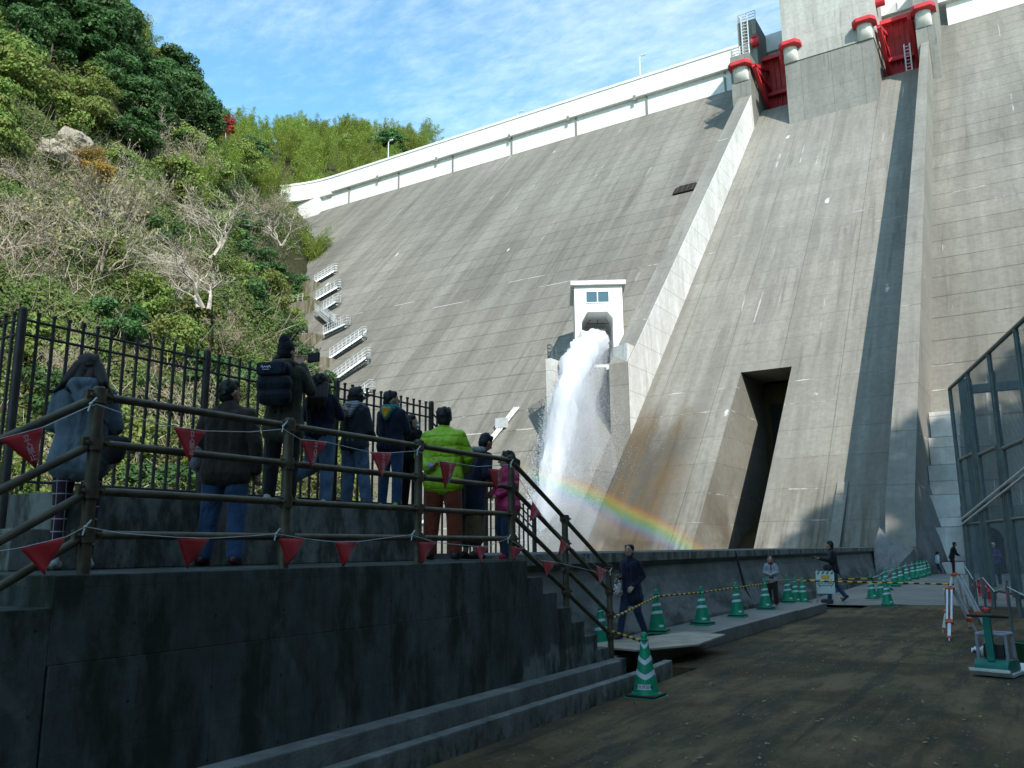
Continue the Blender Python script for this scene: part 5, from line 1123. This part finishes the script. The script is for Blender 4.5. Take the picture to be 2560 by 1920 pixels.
# 14, 15 far figures, 16, 17 behind the net
make_person('small girl with a ponytail in a white jacket running near the dam', (-4.55, 45.2, .16), R(-60), 1.06, dict(top=C_white, bottom=C_jeand, shoes=cloth('pink_shoe', (.7, .05, .2)), hair=M_hair), [(V(-.22, .1, 1.15), V(-.1, .25, 1.05)), DN(1)], legs=[(V(-.1, .14, .55), V(-.1, .3, .15)), (V(.1, -.02, .5), V(.11, -.22, .1))], hair='pony', headscale=1.2, head=(0, R(-20)), top=dict(th=.05, hem=.8), lean=.15, voxel=.014)
make_person('person in dark clothes bending forward near the dam by the net fence', (-4.0, 46.2, .16), R(-70), 1.5, dict(top=C_blk, bottom=cloth('dark_plum_trousers', (.05, .012, .03)), shoes=C_shoeK, hair=M_hair), [(V(-.2, .2, 1.1), V(-.1, .35, 1.0)), (V(.24, .2, 1.1), V(.1, .35, 1.0))], top=dict(th=.05, hem=.8), lean=.3, voxel=.014)
make_person('person in a purple jacket with a white hat behind the net fence', (-1.7, 35.5, .1), R(170), 1.5, dict(top=cloth('purple_jacket', (.1, .05, .2)), bottom=C_blk, shoes=C_shoeK, hair=C_white), [HOLD(-1), HOLD(1)], top=dict(th=.05), voxel=.014)
make_person('child in a bright blue jacket behind the net fence at the right edge', (-.5, 31, .1), R(150), 1.35, dict(top=cloth('bright_blue_jacket', (.03, .15, .5)), bottom=C_jeand, shoes=C_shoeK, hair=M_hair), [HOLD(-1, .1), DN(1)], top=dict(th=.05), voxel=.014, headscale=1.15)
# ================================================================ TREES AND UNDERGROWTH ON THE LEFT BANK
rng = np.random.default_rng(5)
def leaf_quads(cent, nrm, size, asp=.55, droop=None):
    """diamond leaves: centres (n,3), normals (n,3)"""
    n = len(cent); r = rng.normal(size=(n, 3)); nrm = nrm / np.linalg.norm(nrm, axis=1, keepdims=True)
    u = r - (r * nrm).sum(1, keepdims=True) * nrm
    if droop is not None: u = droop - (droop * nrm).sum(1, keepdims=True) * nrm
    u /= np.linalg.norm(u, axis=1, keepdims=True) + 1e-9; v = np.cross(nrm, u)
    s = size[:, None]
    return np.stack([cent - u * s, cent + v * s * asp - u * s * .1, cent + u * s, cent - v * s * asp - u * s * .1], 1).reshape(-1, 3)
def clump_crown(nc, R_, H_, rc, per, ls, seed, base=.25):
    g = np.random.default_rng(seed); P = []; N = []
    for i in range(nc):
        a = g.uniform(0, 6.283); z = g.uniform(0, 1); rr = R_ * math.sqrt(max(0, 1 - (2 * z - .9) ** 2 * .85)) * g.uniform(.35, 1.0)
        c = np.array([rr * math.cos(a), rr * math.sin(a), H_ * (base + (1 - base) * z)]); r0 = rc * g.uniform(.6, 1.25)
        d = g.normal(size=(per, 3)); d /= np.linalg.norm(d, axis=1, keepdims=True); d[:, 2] = np.abs(d[:, 2]) * g.choice([1, 1, 1, -.6], size=per)
        rad = r0 * g.uniform(.7, 1.08, size=(per, 1)); P.append(c + d * rad * [1, 1, .7]); N.append(d + g.normal(size=(per, 3)) * .55 + [0, 0, .35])
    P = np.concatenate(P); N = np.concatenate(N); return leaf_quads(P, N, ls * g.uniform(.6, 1.2, len(P)))
def limbs(mb, h, r, n, spread, seed, lean=0.):
    g = random.Random(seed); tip = V(lean * h, 0, h * .75); mb.tube([V(0, 0, -1.0), V(lean * h * .2, .1, h * .3), tip], [r, r * .75, r * .25], 7)
    for i in range(n):
        t = g.uniform(.25, .9); b = V(lean * h * .3 * t, .05, h * .72 * t); a = g.uniform(0, 6.283); e = b + V(math.cos(a) * spread * g.uniform(.5, 1), math.sin(a) * spread * g.uniform(.5, 1), h * g.uniform(.12, .35))
        mb.tube([b, b.lerp(e, .5) + V(0, 0, -.1 * h * .3), e], [r * .4, r * .25, r * .1], 5)
def proto(name, leaves, m_leaf, trunk_mb, m_trunk, part='crown'):
    root = empty(name); me = quads_mesh(part, leaves, m_leaf); link(part, me, None, root); trunk_mb.build('trunk', m_trunk, root); return root
def bare_tree(seed, h=7., nleaf=500):
    g = random.Random(seed); mb = MB(); tips = []
    def grow(p, d, L, r, lev):
        q = p + d * L * .5 + V(g.uniform(-1, 1), g.uniform(-1, 1), g.uniform(-.3, .6)) * L * .07; e = q + (d + V(g.uniform(-1, 1), g.uniform(-1, 1), g.uniform(-.2, .5)) * .22).normalized() * L * .5
        ns = 5 if lev < 2 else 3; mb.bar(p, q, r, n=ns, r2=r * .8); mb.bar(q, e, r * .8, n=ns, r2=r * .55)
        tips.append(e)
        if lev >= 5: return
        for k in range(3 if lev < 2 else (3 if g.random() < .75 else 2)):
            nd = (d + V(g.gauss(0, 1), g.gauss(0, 1), g.gauss(.1, .6)) * .55).normalized(); grow(e if k else q, nd, L * g.uniform(.62, .84), max(.012, r * .52), lev + 1)
    for k in range(3): grow(V(g.uniform(-.3, .3), g.uniform(-.3, .3), -.6), V(g.uniform(-.5, .5), g.uniform(-.5, .5), 1).normalized(), h * .3, .11, 0)
    T = np.array([[*t] for t in tips if t.z > h * .25]); sel = T[rng.integers(0, len(T), nleaf)] + rng.normal(size=(nleaf, 3)) * .25
    return mb, leaf_quads(sel, rng.normal(size=(nleaf, 3)), rng.uniform(.07, .15, nleaf))
def bamboo(seed, h=9., nc=15, per=330):
    g = np.random.default_rng(seed); mb = MB(); P = []; D = []
    for i in range(nc):
        a = g.uniform(0, 6.283); r = g.uniform(0, 1.9); b = np.array([r * math.cos(a), r * math.sin(a), -.6]); a2 = a + g.uniform(-.6, .6); bend = g.uniform(.6, 2.4); hh = h * g.uniform(.75, 1.1)
        pt = lambda t: b + np.array([math.cos(a2) * bend * t ** 2.3, math.sin(a2) * bend * t ** 2.3, hh * (t - .1 * t ** 4)])
        mb.tube([Vector(pt(t)) for t in (0, .35, .7, .95)], [.05, .045, .03, .012], 5)
        t = g.uniform(.22, 1.0, per) ** .8; c = np.array([pt(x) for x in t]); w = (.25 + .75 * np.sin(np.clip((t - .1) * 3.3, 0, 3.1)))[:, None]
        off = g.normal(size=(per, 3)) * [.6, .6, .35] * w; P.append(c + off); o = off.copy(); o[:, 2] = -.8 * np.linalg.norm(off[:, :2], axis=1) - .25; D.append(o)
    P = np.concatenate(P); D = np.concatenate(D); return mb, leaf_quads(P, rng.normal(size=P.shape) * .5 + [0, 0, .8], rng.uniform(.13, .3, len(P)), .22, D)
PR = {}
def mk(key, name, leaves, ml, mb, mt): PR.setdefault(key, []).append(proto(name, leaves, ml, mb, mt))
for s in range(3):
    mb = MB(); limbs(mb, 7.5, .2, 7, 2.6, s); mk('ever', 'evergreen_tree', clump_crown(34, 3.6, 7.6, 1.35, 210, .26, 10 + s), L_ever, mb, M_barkd)
for s in range(2):
    mb = MB(); limbs(mb, 5, .14, 6, 2.2, 20 + s); mk('light', 'light_green_tree', clump_crown(30, 3.1, 5.0, 1.1, 210, .2, 30 + s, .1), L_light, mb, M_bark)
mb = MB(); limbs(mb, 3.2, .1, 6, 1.6, 44); mk('shrub', 'green_shrub', clump_crown(16, 2.1, 3.0, .85, 170, .17, 40, .05), L_ever, mb, M_barkd)
mb = MB(); limbs(mb, 3.2, .1, 6, 1.6, 45); mk('yshrub', 'yellow_green_shrub', clump_crown(16, 2.1, 2.8, .85, 160, .15, 41, .05), L_light, mb, M_bark)
for s in range(3): mb, lv = bare_tree(50 + s, 6.5 + s * .6, 700); mk('bare', 'bare_twig_tree', lv, L_twig, mb, M_twig)
for s in range(2): mb, lv = bamboo(60 + s); mk('bamb', 'bamboo_clump', lv, L_bamb, mb, L_bamb)
mb = MB(); limbs(mb, 5, .12, 5, 1.8, 70); mk('red', 'red_maple', clump_crown(16, 2.0, 5.5, .8, 190, .17, 70), L_red, mb, M_bark)
mb = MB(); limbs(mb, 4, .1, 5, 1.8, 71); mk('orng', 'orange_shrub', clump_crown(16, 2.4, 3.2, .85, 170, .16, 71, .1), L_orng, mb, M_bark)
used = set()
def plant(key, x, y, s, lab, cat, grp, sink=.3, z=None):
    k = random.randrange(len(PR[key])); src = PR[key][k]
    o = src if (key, k) not in used else copy_tree(src); used.add((key, k))
    o.location = (x, y, (hill_z(x, y) if z is None else z) - sink); o.rotation_euler = (random.uniform(-.12, .12), random.uniform(-.05, .2), random.uniform(0, 6.28)); o.scale = (s, s, s * random.uniform(.85, 1.15))
    return tag(o, lab, cat, grp)
def img(x, y, z):
    z -= 1.55; X_ = x * math.cos(R(32)) + y * math.sin(R(32)); Y_ = -x * math.sin(R(32)) + y * math.cos(R(32))
    yc = Y_ * math.cos(TH_) + z * math.sin(TH_); zc = -Y_ * math.sin(TH_) + z * math.cos(TH_)
    if yc < 1: return (9e9, 9e9)
    return (1106 + 1814 * X_ / yc, 829.5 - 1814 * zc / yc)
INFO = {'ever': ('dark evergreen tree', 'tree'), 'light': ('light green tree', 'tree'), 'shrub': ('dark green shrub', 'shrub'), 'yshrub': ('yellow green shrub', 'shrub'), 'bare': ('bare twiggy tree', 'tree'), 'bamb': ('feathery bamboo clump', 'bamboo')}
def species(u, v):
    r = random.random
    if v < 300:
        if u > 300 and v < 110: return 'bamb'
        if u < 230 and v > 90 + u * .25: return 'light' if r() < .85 else 'bare'
        if u < 420: return 'ever' if r() < .9 else 'light'
        if u < 500: return 'ever' if r() < .6 else 'bamb'
        return 'bamb' if r() < .72 else ('light' if r() < .6 else 'ever')
    if v < 420:
        if u < 230: return 'light' if r() < .6 else 'bare'
        if u < 430: return 'bare' if r() < .5 else 'light'
        if u < 500: return 'bamb' if r() < .5 else 'light'
        return 'bamb' if r() < .8 else 'light'
    if v < 560:
        if u > 560: return 'bare' if r() < .5 else ('bamb' if r() < .6 else 'light')
        return 'bare' if r() < .33 else ('shrub' if r() < .5 else 'yshrub')
    if v < 760: return 'bare' if r() < .3 else ('shrub' if r() < .5 else 'yshrub')
    return 'bare' if r() < .3 else ('shrub' if r() < .5 else ('yshrub' if r() < .8 else 'light'))
def where(u, v):
    a = 'at the top of the slope' if v < 150 else 'high on the slope' if v < 330 else ('halfway up the slope' if v < 600 else 'low on the slope')
    b = 'above the corner post' if u < 150 else ('over the man in brown' if u < 480 else ('above the photographer' if u < 620 else 'by the white stair flights'))
    if v < 330: b = 'at the left edge' if u < 150 else ('in the middle' if u < 330 else 'near the skyline')
    return a + ' ' + b
cnt = {}
yy = 4.
while yy < 108:
    step = 3.7 + yy * .012; xx = -36 - random.uniform(0, 3)
    while xx > -128:
        x = xx + random.uniform(-1.6, 1.6); y = yy + random.uniform(-1.6, 1.6); z = hill_z(x, y); u, v = img(x, y, z + 2)
        clear = not (y > 50 and x > -30 - (z + 6) * 1.25 and z < 60 and y > PY(z) - 9)
        if -90 < u < 900 and -190 < v < 1180 and z > 1 and clear and not (130 < u < 225 and 325 < v < 400):
            sp = species(u, v)
            near = u > 560 and 450 < v < 900 and sp in ('ever', 'light')
            if near: sp = 'bare' if random.random() < .4 else 'yshrub'
            s = random.uniform(.72, 1.15) * (1.05 if v < 150 else .85 if v > 600 else .92) * (1.3 if 'shrub' in sp else 1)
            lab, cat = INFO[sp]; w_ = where(u, v); plant(sp, x, y, s, lab + ' ' + w_, cat, lab + 's ' + w_); cnt[sp] = cnt.get(sp, 0) + 1
        xx -= step + (2.2 if xx < -95 else 0)
    yy += step
for y in np.arange(116, 215, 8.5):                     # the hill beyond the dam
    for x in np.arange(-104, -200, -7.5):
        X2 = x + random.uniform(-3, 3); Y2 = y + random.uniform(-3, 3); z = hill_z(X2, Y2); u, v = img(X2, Y2, z + 3)
        if 380 < u < 960 and v < 480:
            sp = random.choices(['bamb', 'light', 'ever'], [.76, .2, .04])[0]; lab, cat = INFO[sp]
            pl_ = ('well left of the crest lamp' if u < 640 else 'above the parapet end' if u < 760 else 'around the crest lamp') + (' in the front ranks' if Y2 < 150 else ' on the ridge behind'); plant(sp, X2, Y2, random.uniform(.9, 1.25), lab + ' beyond the dam ' + pl_, cat, lab + 's on the far hill ' + pl_); cnt[sp] = cnt.get(sp, 0) + 1
print('PLANTS', cnt)
def at_img(u, v):
    """hillside point seen at the photo point"""
    best = None; a, b = u - 1106., 829.5 - v; Yv = 1814 * math.cos(TH_) - b * math.sin(TH_); Zv = 1814 * math.sin(TH_) + b * math.cos(TH_); n_ = math.hypot(a, Yv)
    dx = (a * math.cos(R(32)) - Yv * math.sin(R(32))) / n_; dy = (a * math.sin(R(32)) + Yv * math.cos(R(32))) / n_; dz = Zv / n_
    t = 35.
    while t < 260:
        if hill_z(dx * t, dy * t) > 1.55 + dz * t: return dx * t, dy * t
        t += .5
    return None
for u, v, s, key, lab, cat in ((462, 280, 1.25, 'red', 'bright red maple near the skyline of the slope', 'maple'), (487, 312, .7, 'red', 'small dark red maple below the bright one', 'maple'), (225, 430, .55, 'orng', 'orange leaved shrub left of the middle of the slope', 'shrub'), (215, 405, .55, 'orng', 'rusty orange shrub just below the pale rocks', 'shrub')):
    q = at_img(u, v + 14)
    if q: plant(key, q[0] + 5.5, q[1] - 4.0, s, lab, cat, None, z=hill_z(*q) - .5, sink=.0)
for u, v, sz, lab in ((165, 338, 1.35, 'large pale rock outcrop among the trees'), (190, 372, .9, 'smaller pale rock below the large outcrop'), (122, 352, .95, 'shaded grey rock left of the large outcrop')):
    q = at_img(u, v)
    if q:
        bm = bmesh.new(); bmesh.ops.create_icosphere(bm, subdivisions=4, radius=1)
        for vt in bm.verts:
            n3 = mnoise.noise(vt.co * 1.7 + V(u, 0, 0)); n4 = mnoise.noise(vt.co * 5 + V(u, 0, 0)); vt.co *= 1 + .35 * n3 + .12 * n4; vt.co = V(round(vt.co.x * 4) / 4 * .5 + vt.co.x * .5, vt.co.y, vt.co.z)
        bmesh.ops.scale(bm, vec=(sz * 1.1, sz * 1.3, sz * 1.0), verts=bm.verts); me = bpy.data.meshes.new('rock'); bm.to_mesh(me); bm.free()
        o = link('rock_outcrop', me, M_rock); o.location = (q[0] + 1.2, q[1] - 1, hill_z(*q) + .5); tag(o, lab, 'rock')
# two pale leaning trunks that stand out
def snag(u, v, h, lab, seed):
    q = at_img(u, v)
    if not q: return
    mb, lv = bare_tree(seed, h, 60); o = empty('pale_bare_tree', (q[0] + 4.5, q[1] - 3, hill_z(*q) + .5), random.uniform(0, 6)); mb.build('trunk', M_bark, o); link('crown', quads_mesh('crown', lv, L_twig), None, o); o.scale = (1.5, 1.5, 1.0); tag(o, lab, 'tree')
snag(450, 590, 7.5, 'pale forked bare tree left of the white stairs', 81); snag(420, 700, 6, 'leaning bare tree with long pale limbs above the photographer', 82); snag(600, 560, 7, 'bare pale tree overhanging the edge of the dam', 83)
# undergrowth over the whole visible slope
n = 1000000; n1_ = 560000
X = -33.5 - rng.random(n) ** .9 * 100; Y = rng.uniform(-4, 112, n); X[n1_:] = -32.5 - rng.random(n - n1_) * 46; Y[n1_:] = rng.uniform(-4, 66, n - n1_)
hzv = np.empty(n, np.float32); nrmv = np.empty((n, 3), np.float32); keep = np.ones(n, bool)
gx = np.arange(-140, -30, 1.); gy = np.arange(-8, 116, 1.); HG = np.array([[hill_z(a, b) for a in gx] for b in gy]); CG = np.array([[nz(a, b, .22, 20) + .6 * nz(a, b, .6, 8) for a in gx] for b in gy])
fx = (X - gx[0]); fy = (Y - gy[0]); ix = np.clip(fx.astype(int), 0, len(gx) - 2); iy = np.clip(fy.astype(int), 0, len(gy) - 2); tx = fx - ix; ty = fy - iy
def bil(G): return G[iy, ix] * (1 - tx) * (1 - ty) + G[iy, ix + 1] * tx * (1 - ty) + G[iy + 1, ix] * (1 - tx) * ty + G[iy + 1, ix + 1] * tx * ty
Zh = bil(HG); cl = np.clip(bil(CG) + .35, 0, 1.2); Z = Zh + cl ** 1.5 * 3.4 * rng.uniform(.35, 1, n) + .1
sx = -(HG[iy, ix + 1] - HG[iy, ix]); sy = -(HG[iy + 1, ix] - HG[iy, ix])
N = np.stack([sx + rng.normal(size=n) * .7, sy + rng.normal(size=n) * .7, np.ones(n) + rng.normal(size=n) * .5], 1)
keep = (Zh > 1.2) & (Y < 110 - (66 - Zh) / MS - np.where(Zh < 46, 5.0, 1.5)) & ((cl > .12 + .25 * rng.random(n)) | (np.arange(n) > n1_ + 150000))
ug = leaf_quads(np.stack([X, Y, Z], 1)[keep], N[keep], (rng.uniform(.07, .2, n) * np.where(np.arange(n) < n1_, 1, .75))[keep])
tag(link('undergrowth', quads_mesh('undergrowth', ug, L_under)), kind='stuff')
m_ = 26000; sel = rng.integers(0, n, m_); sel = sel[(Zh[sel] > 1.2) & (Y[sel] < 110 - (66 - Zh[sel]) / MS - 3)]; m_ = len(sel)
P0 = np.stack([X[sel], Y[sel], Zh[sel] + .2], 1); D = rng.normal(size=(m_, 3)) * [.9, .9, .5] + [.35, -.2, 1.0]; D /= np.linalg.norm(D, axis=1, keepdims=True); L_ = rng.uniform(1.0, 4.2, m_)[:, None] * (.4 + CG[iy, ix][sel][:, None].clip(0, 1)); B = np.cross(D, rng.normal(size=(m_, 3))); B /= np.linalg.norm(B, axis=1, keepdims=True); B *= rng.uniform(.014, .034, m_)[:, None]
P1 = P0 + D * L_; tw_ = np.stack([P0 - B, P0 + B, P1 + B * .3, P1 - B * .3], 1).reshape(-1, 3)
tag(link('dry_stems_undergrowth', quads_mesh('dry_stems', tw_, M_twig)), kind='stuff')
# right bank: wood whose crowns make the ragged shadow edge
k = 0
for y in np.arange(-95, 42, 6.5):
    for x, hh in ((33, 1), (39, 1.0), (46, 1.0)):
        X2 = x + random.uniform(-2, 2); Y2 = y + random.uniform(-2.5, 2.5); sp = random.choice(['ever', 'ever', 'light'])
        plant(sp, X2, Y2, random.uniform(1.0, 1.4) * (.75 if y > -12 else 1), 'tree on the crest of the right bank out of the picture', 'tree', 'trees on the right bank', z=rhill(X2, Y2)); k += 1
# ================================================================ THE JET, THE SPRAY AND THE RAINBOW
m_sp, t = mat('white_spray')
d_ = t.node('ShaderNodeBsdfDiffuse', {0: (.95, .97, 1)}); tr_ = t.node('ShaderNodeBsdfTranslucent', {0: (.95, .97, 1)}); mx = t.node('ShaderNodeMixShader', {0: .5}); t.l.new(d_.outputs[0], mx.inputs[1]); t.l.new(tr_.outputs[0], mx.inputs[2]); t.l.new(mx.outputs[0], t.node('ShaderNodeOutputMaterial').inputs[0])
J0 = TR @ Vector((-.1, 1.2, 18.35)); JD = Vector((.1, -.995, 0))
def jet(t): return J0 + JD * (6.2 * t) - Vector((0, 0, 4.6 * t * t))
def jrad(t): return 1.0 + .34 * t + .24 * t * t
jetr = empty('water_jet', J0, label='white jet of water shooting out of the tower and falling as spray', cat='water jet')
IVJ = Matrix.Translation(-J0)
g = MB(); n = 26; seg = 34; vs = []
for i in range(seg + 1):
    tt = 2.2 * i / seg; c = jet(tt); d = (JD * 6.2 - Vector((0, 0, 9.2 * tt))).normalized(); sx = d.cross(Vector((0, 0, 1))).normalized(); sy = sx.cross(d)
    for j in range(n):
        a = 2 * math.pi * j / n; p = c + (sx * math.cos(a) + sy * math.sin(a)) * jrad(tt) * (.95 if tt < .35 else max(.25, .95 - (tt - .35) * .45)); q = mnoise.noise(Vector((p.x * 1.8, p.y * 1.8, p.z * .35 + 3)))
        vs.append(p + (p - c) * (.35 * q + (.25 * mnoise.noise(p * 3)))) 
g.add(vs, [(i * n + j, i * n + (j + 1) % n, (i + 1) * n + (j + 1) % n, (i + 1) * n + j) for i in range(seg) for j in range(n)] + [tuple(range(n))])
o = g.build('water_core', m_sp, jetr, smooth=True); o.matrix_parent_inverse = IVJ
def tetra(P, s):
    n_ = len(P); b = np.array([[1, 1, 1], [1, -1, -1], [-1, 1, -1], [-1, -1, 1]], float) * .6
    q = rng.normal(size=(n_, 3, 3)); q, _ = np.linalg.qr(q); v4 = np.einsum('nij,kj->nki', q, b) * s[:, None, None] + P[:, None, :]
    return v4[:, [0, 1, 2, 0, 3, 1, 0, 2, 3, 1, 3, 2]].reshape(-1, 3)
def spray(n, tr, spread, smin, smax, side=0., name='droplets'):
    tt = tr[0] + (tr[1] - tr[0]) * rng.random(n) ** .8; P = np.array([[*jet(x)] for x in tt]); r = np.array([jrad(x) for x in tt])
    g3 = rng.normal(size=(n, 3)); g3[:, 0] = g3[:, 0] * .55; g3[:, 1] *= .55; g3[:, 2] *= .35
    lim = np.linalg.norm(g3[:, :2], axis=1) < 1.6
    sk = np.abs(rng.normal(size=n)) * side * tt ** 1.2
    P = P + g3 * (r * spread)[:, None]; P[:, 0] += sk * .85; P[:, 1] += sk * .5
    wv = np.array([mnoise.noise(Vector((p[0] * 1.4, p[1] * 1.4, p[2] * .28))) for p in P]); lim &= wv > -.18 - .25 * rng.random(n)
    P = P[lim]; s = rng.uniform(smin, smax, len(P)); o_ = link(name, quads_mesh(name, tetra(P, s), m_sp, 3), None, jetr); o_.matrix_parent_inverse = IVJ; tag(o_, kind='stuff')
spray(150000, (0.02, 2.25), .62, .012, .034, name='dense_spray')
spray(330000, (.15, 2.3), .85, .006, .014, side=1.3, name='drifting_spray')
spray(2500, (.5, 2.3), 1.1, .01, .02, side=2.2, name='flying_drops')
# thin mist hanging round the foot of the jet
m_m, t = mat('mist_air'); vp = t.node('ShaderNodeVolumePrincipled', {'Color': (.95, .97, 1, 1), 'Density': .2, 'Anisotropy': .1}); t.l.new(vp.outputs[0], t.node('ShaderNodeOutputMaterial').inputs['Volume'])
def blob(name, c, r, seed, m, lab=None):
    bm = bmesh.new(); bmesh.ops.create_icosphere(bm, subdivisions=4, radius=1)
    for v in bm.verts: v.co *= 1 + .3 * mnoise.noise(v.co * 1.3 + V(seed, 0, 0)) + .12 * mnoise.noise(v.co * 3.5 + V(seed, 0, 0))
    bmesh.ops.scale(bm, vec=r, verts=bm.verts); me = bpy.data.meshes.new(name); bm.to_mesh(me); bm.free(); o = link(name, me, m); o.location = c; tag(o, kind='stuff'); return o
blob('mist', (-27.0, 49.5, -1.5), (4.6, 3.2, 8), 2, m_m); blob('mist', (-28.4, 54, 5), (2.6, 3.2, 9), 5, m_m)
# rainbow: an arc 42 degrees round the point opposite the sun, standing in the spray
A_ = -SUN_DIR.normalized(); eye = Vector((0, 0, 1.55))
def sdir(u, v):
    a, b = u - 1106., 829.5 - v; Yv = 1814 * math.cos(TH_) - b * math.sin(TH_); Zv = 1814 * math.sin(TH_) + b * math.cos(TH_)
    return Vector((a * math.cos(R(32)) - Yv * math.sin(R(32)), a * math.sin(R(32)) + Yv * math.cos(R(32)), Zv)).normalized()
mid = sdir(1350, 1112); ang = math.acos(mid.dot(A_)); ax = (mid - A_ * mid.dot(A_)).normalized(); ay = A_.cross(ax)
print('RAINBOW angle', math.degrees(ang))
m_r, t = mat('rainbow_light'); uv = t.sep(t.node('ShaderNodeUVMap', uv_map='UVMap').outputs[0])
cr = t.node('ShaderNodeValToRGB', {0: uv[1]}); el = cr.color_ramp.elements
cols = [(0, (.35, .15, .6)), (.2, (.3, .3, .9)), (.38, (.1, .65, .7)), (.52, (.25, .85, .2)), (.66, (.95, .85, .1)), (.82, (1, .4, .05)), (1, (.8, .12, .04))]
el[0].position = 0; el[0].color = (*cols[0][1], 1); el[1].position = 1; el[1].color = (*cols[-1][1], 1)
for p_, c_ in cols[1:-1]: e = el.new(p_); e.color = (*c_, 1)
al = t.math('MULTIPLY', t.math('MULTIPLY', t.ramp(uv[1], 0, .35), t.ramp(uv[1], 1.0, .72)), t.math('MULTIPLY', t.ramp(uv[0], 0, .35), t.ramp(uv[0], 1, .86)))
al = t.math('MULTIPLY', al, t.math('ADD', .15, t.math('MULTIPLY', t.noise(t.pos(), 2.5, 4), .2)))
dd = t.node('ShaderNodeBsdfTranslucent', {0: cr.outputs[0]}); df = t.node('ShaderNodeBsdfDiffuse', {0: cr.outputs[0]}); m1 = t.node('ShaderNodeMixShader', {0: .5}); t.l.new(dd.outputs[0], m1.inputs[1]); t.l.new(df.outputs[0], m1.inputs[2])
tp = t.node('ShaderNodeBsdfTransparent'); m2 = t.node('ShaderNodeMixShader', {0: al}); t.l.new(tp.outputs[0], m2.inputs[1]); t.l.new(m1.outputs[0], m2.inputs[2]); t.l.new(m2.outputs[0], t.node('ShaderNodeOutputMaterial').inputs[0])
g = MB(); na, nr = 40, 8; uvs = []; vs = []
for i in range(na + 1):
    ph = R(-14 + 26 * i / na)
    for j in range(nr + 1):
        th = ang + R(-1.1 + 2.1 * j / nr); d = A_ * math.cos(th) + (ax * math.cos(ph) + ay * math.sin(ph)) * math.sin(th); k_ = 47.5 / d.y; vs.append(eye + d * k_ + Vector((0, .35 * math.sin(i * .5), 0))); uvs.append((i / na, j / nr))
me = bpy.data.meshes.new('rainbow'); me.from_pydata([tuple(v) for v in vs], [], [(i * (nr + 1) + j, i * (nr + 1) + j + 1, (i + 1) * (nr + 1) + j + 1, (i + 1) * (nr + 1) + j) for i in range(na) for j in range(nr)])
ul = me.uv_layers.new(name='UVMap')
for l in me.loops: ul.data[l.index].uv = uvs[l.vertex_index]
tag(link('rainbow', me, m_r, smooth=True), 'rainbow arc in the spray at the foot of the water jet', 'rainbow')
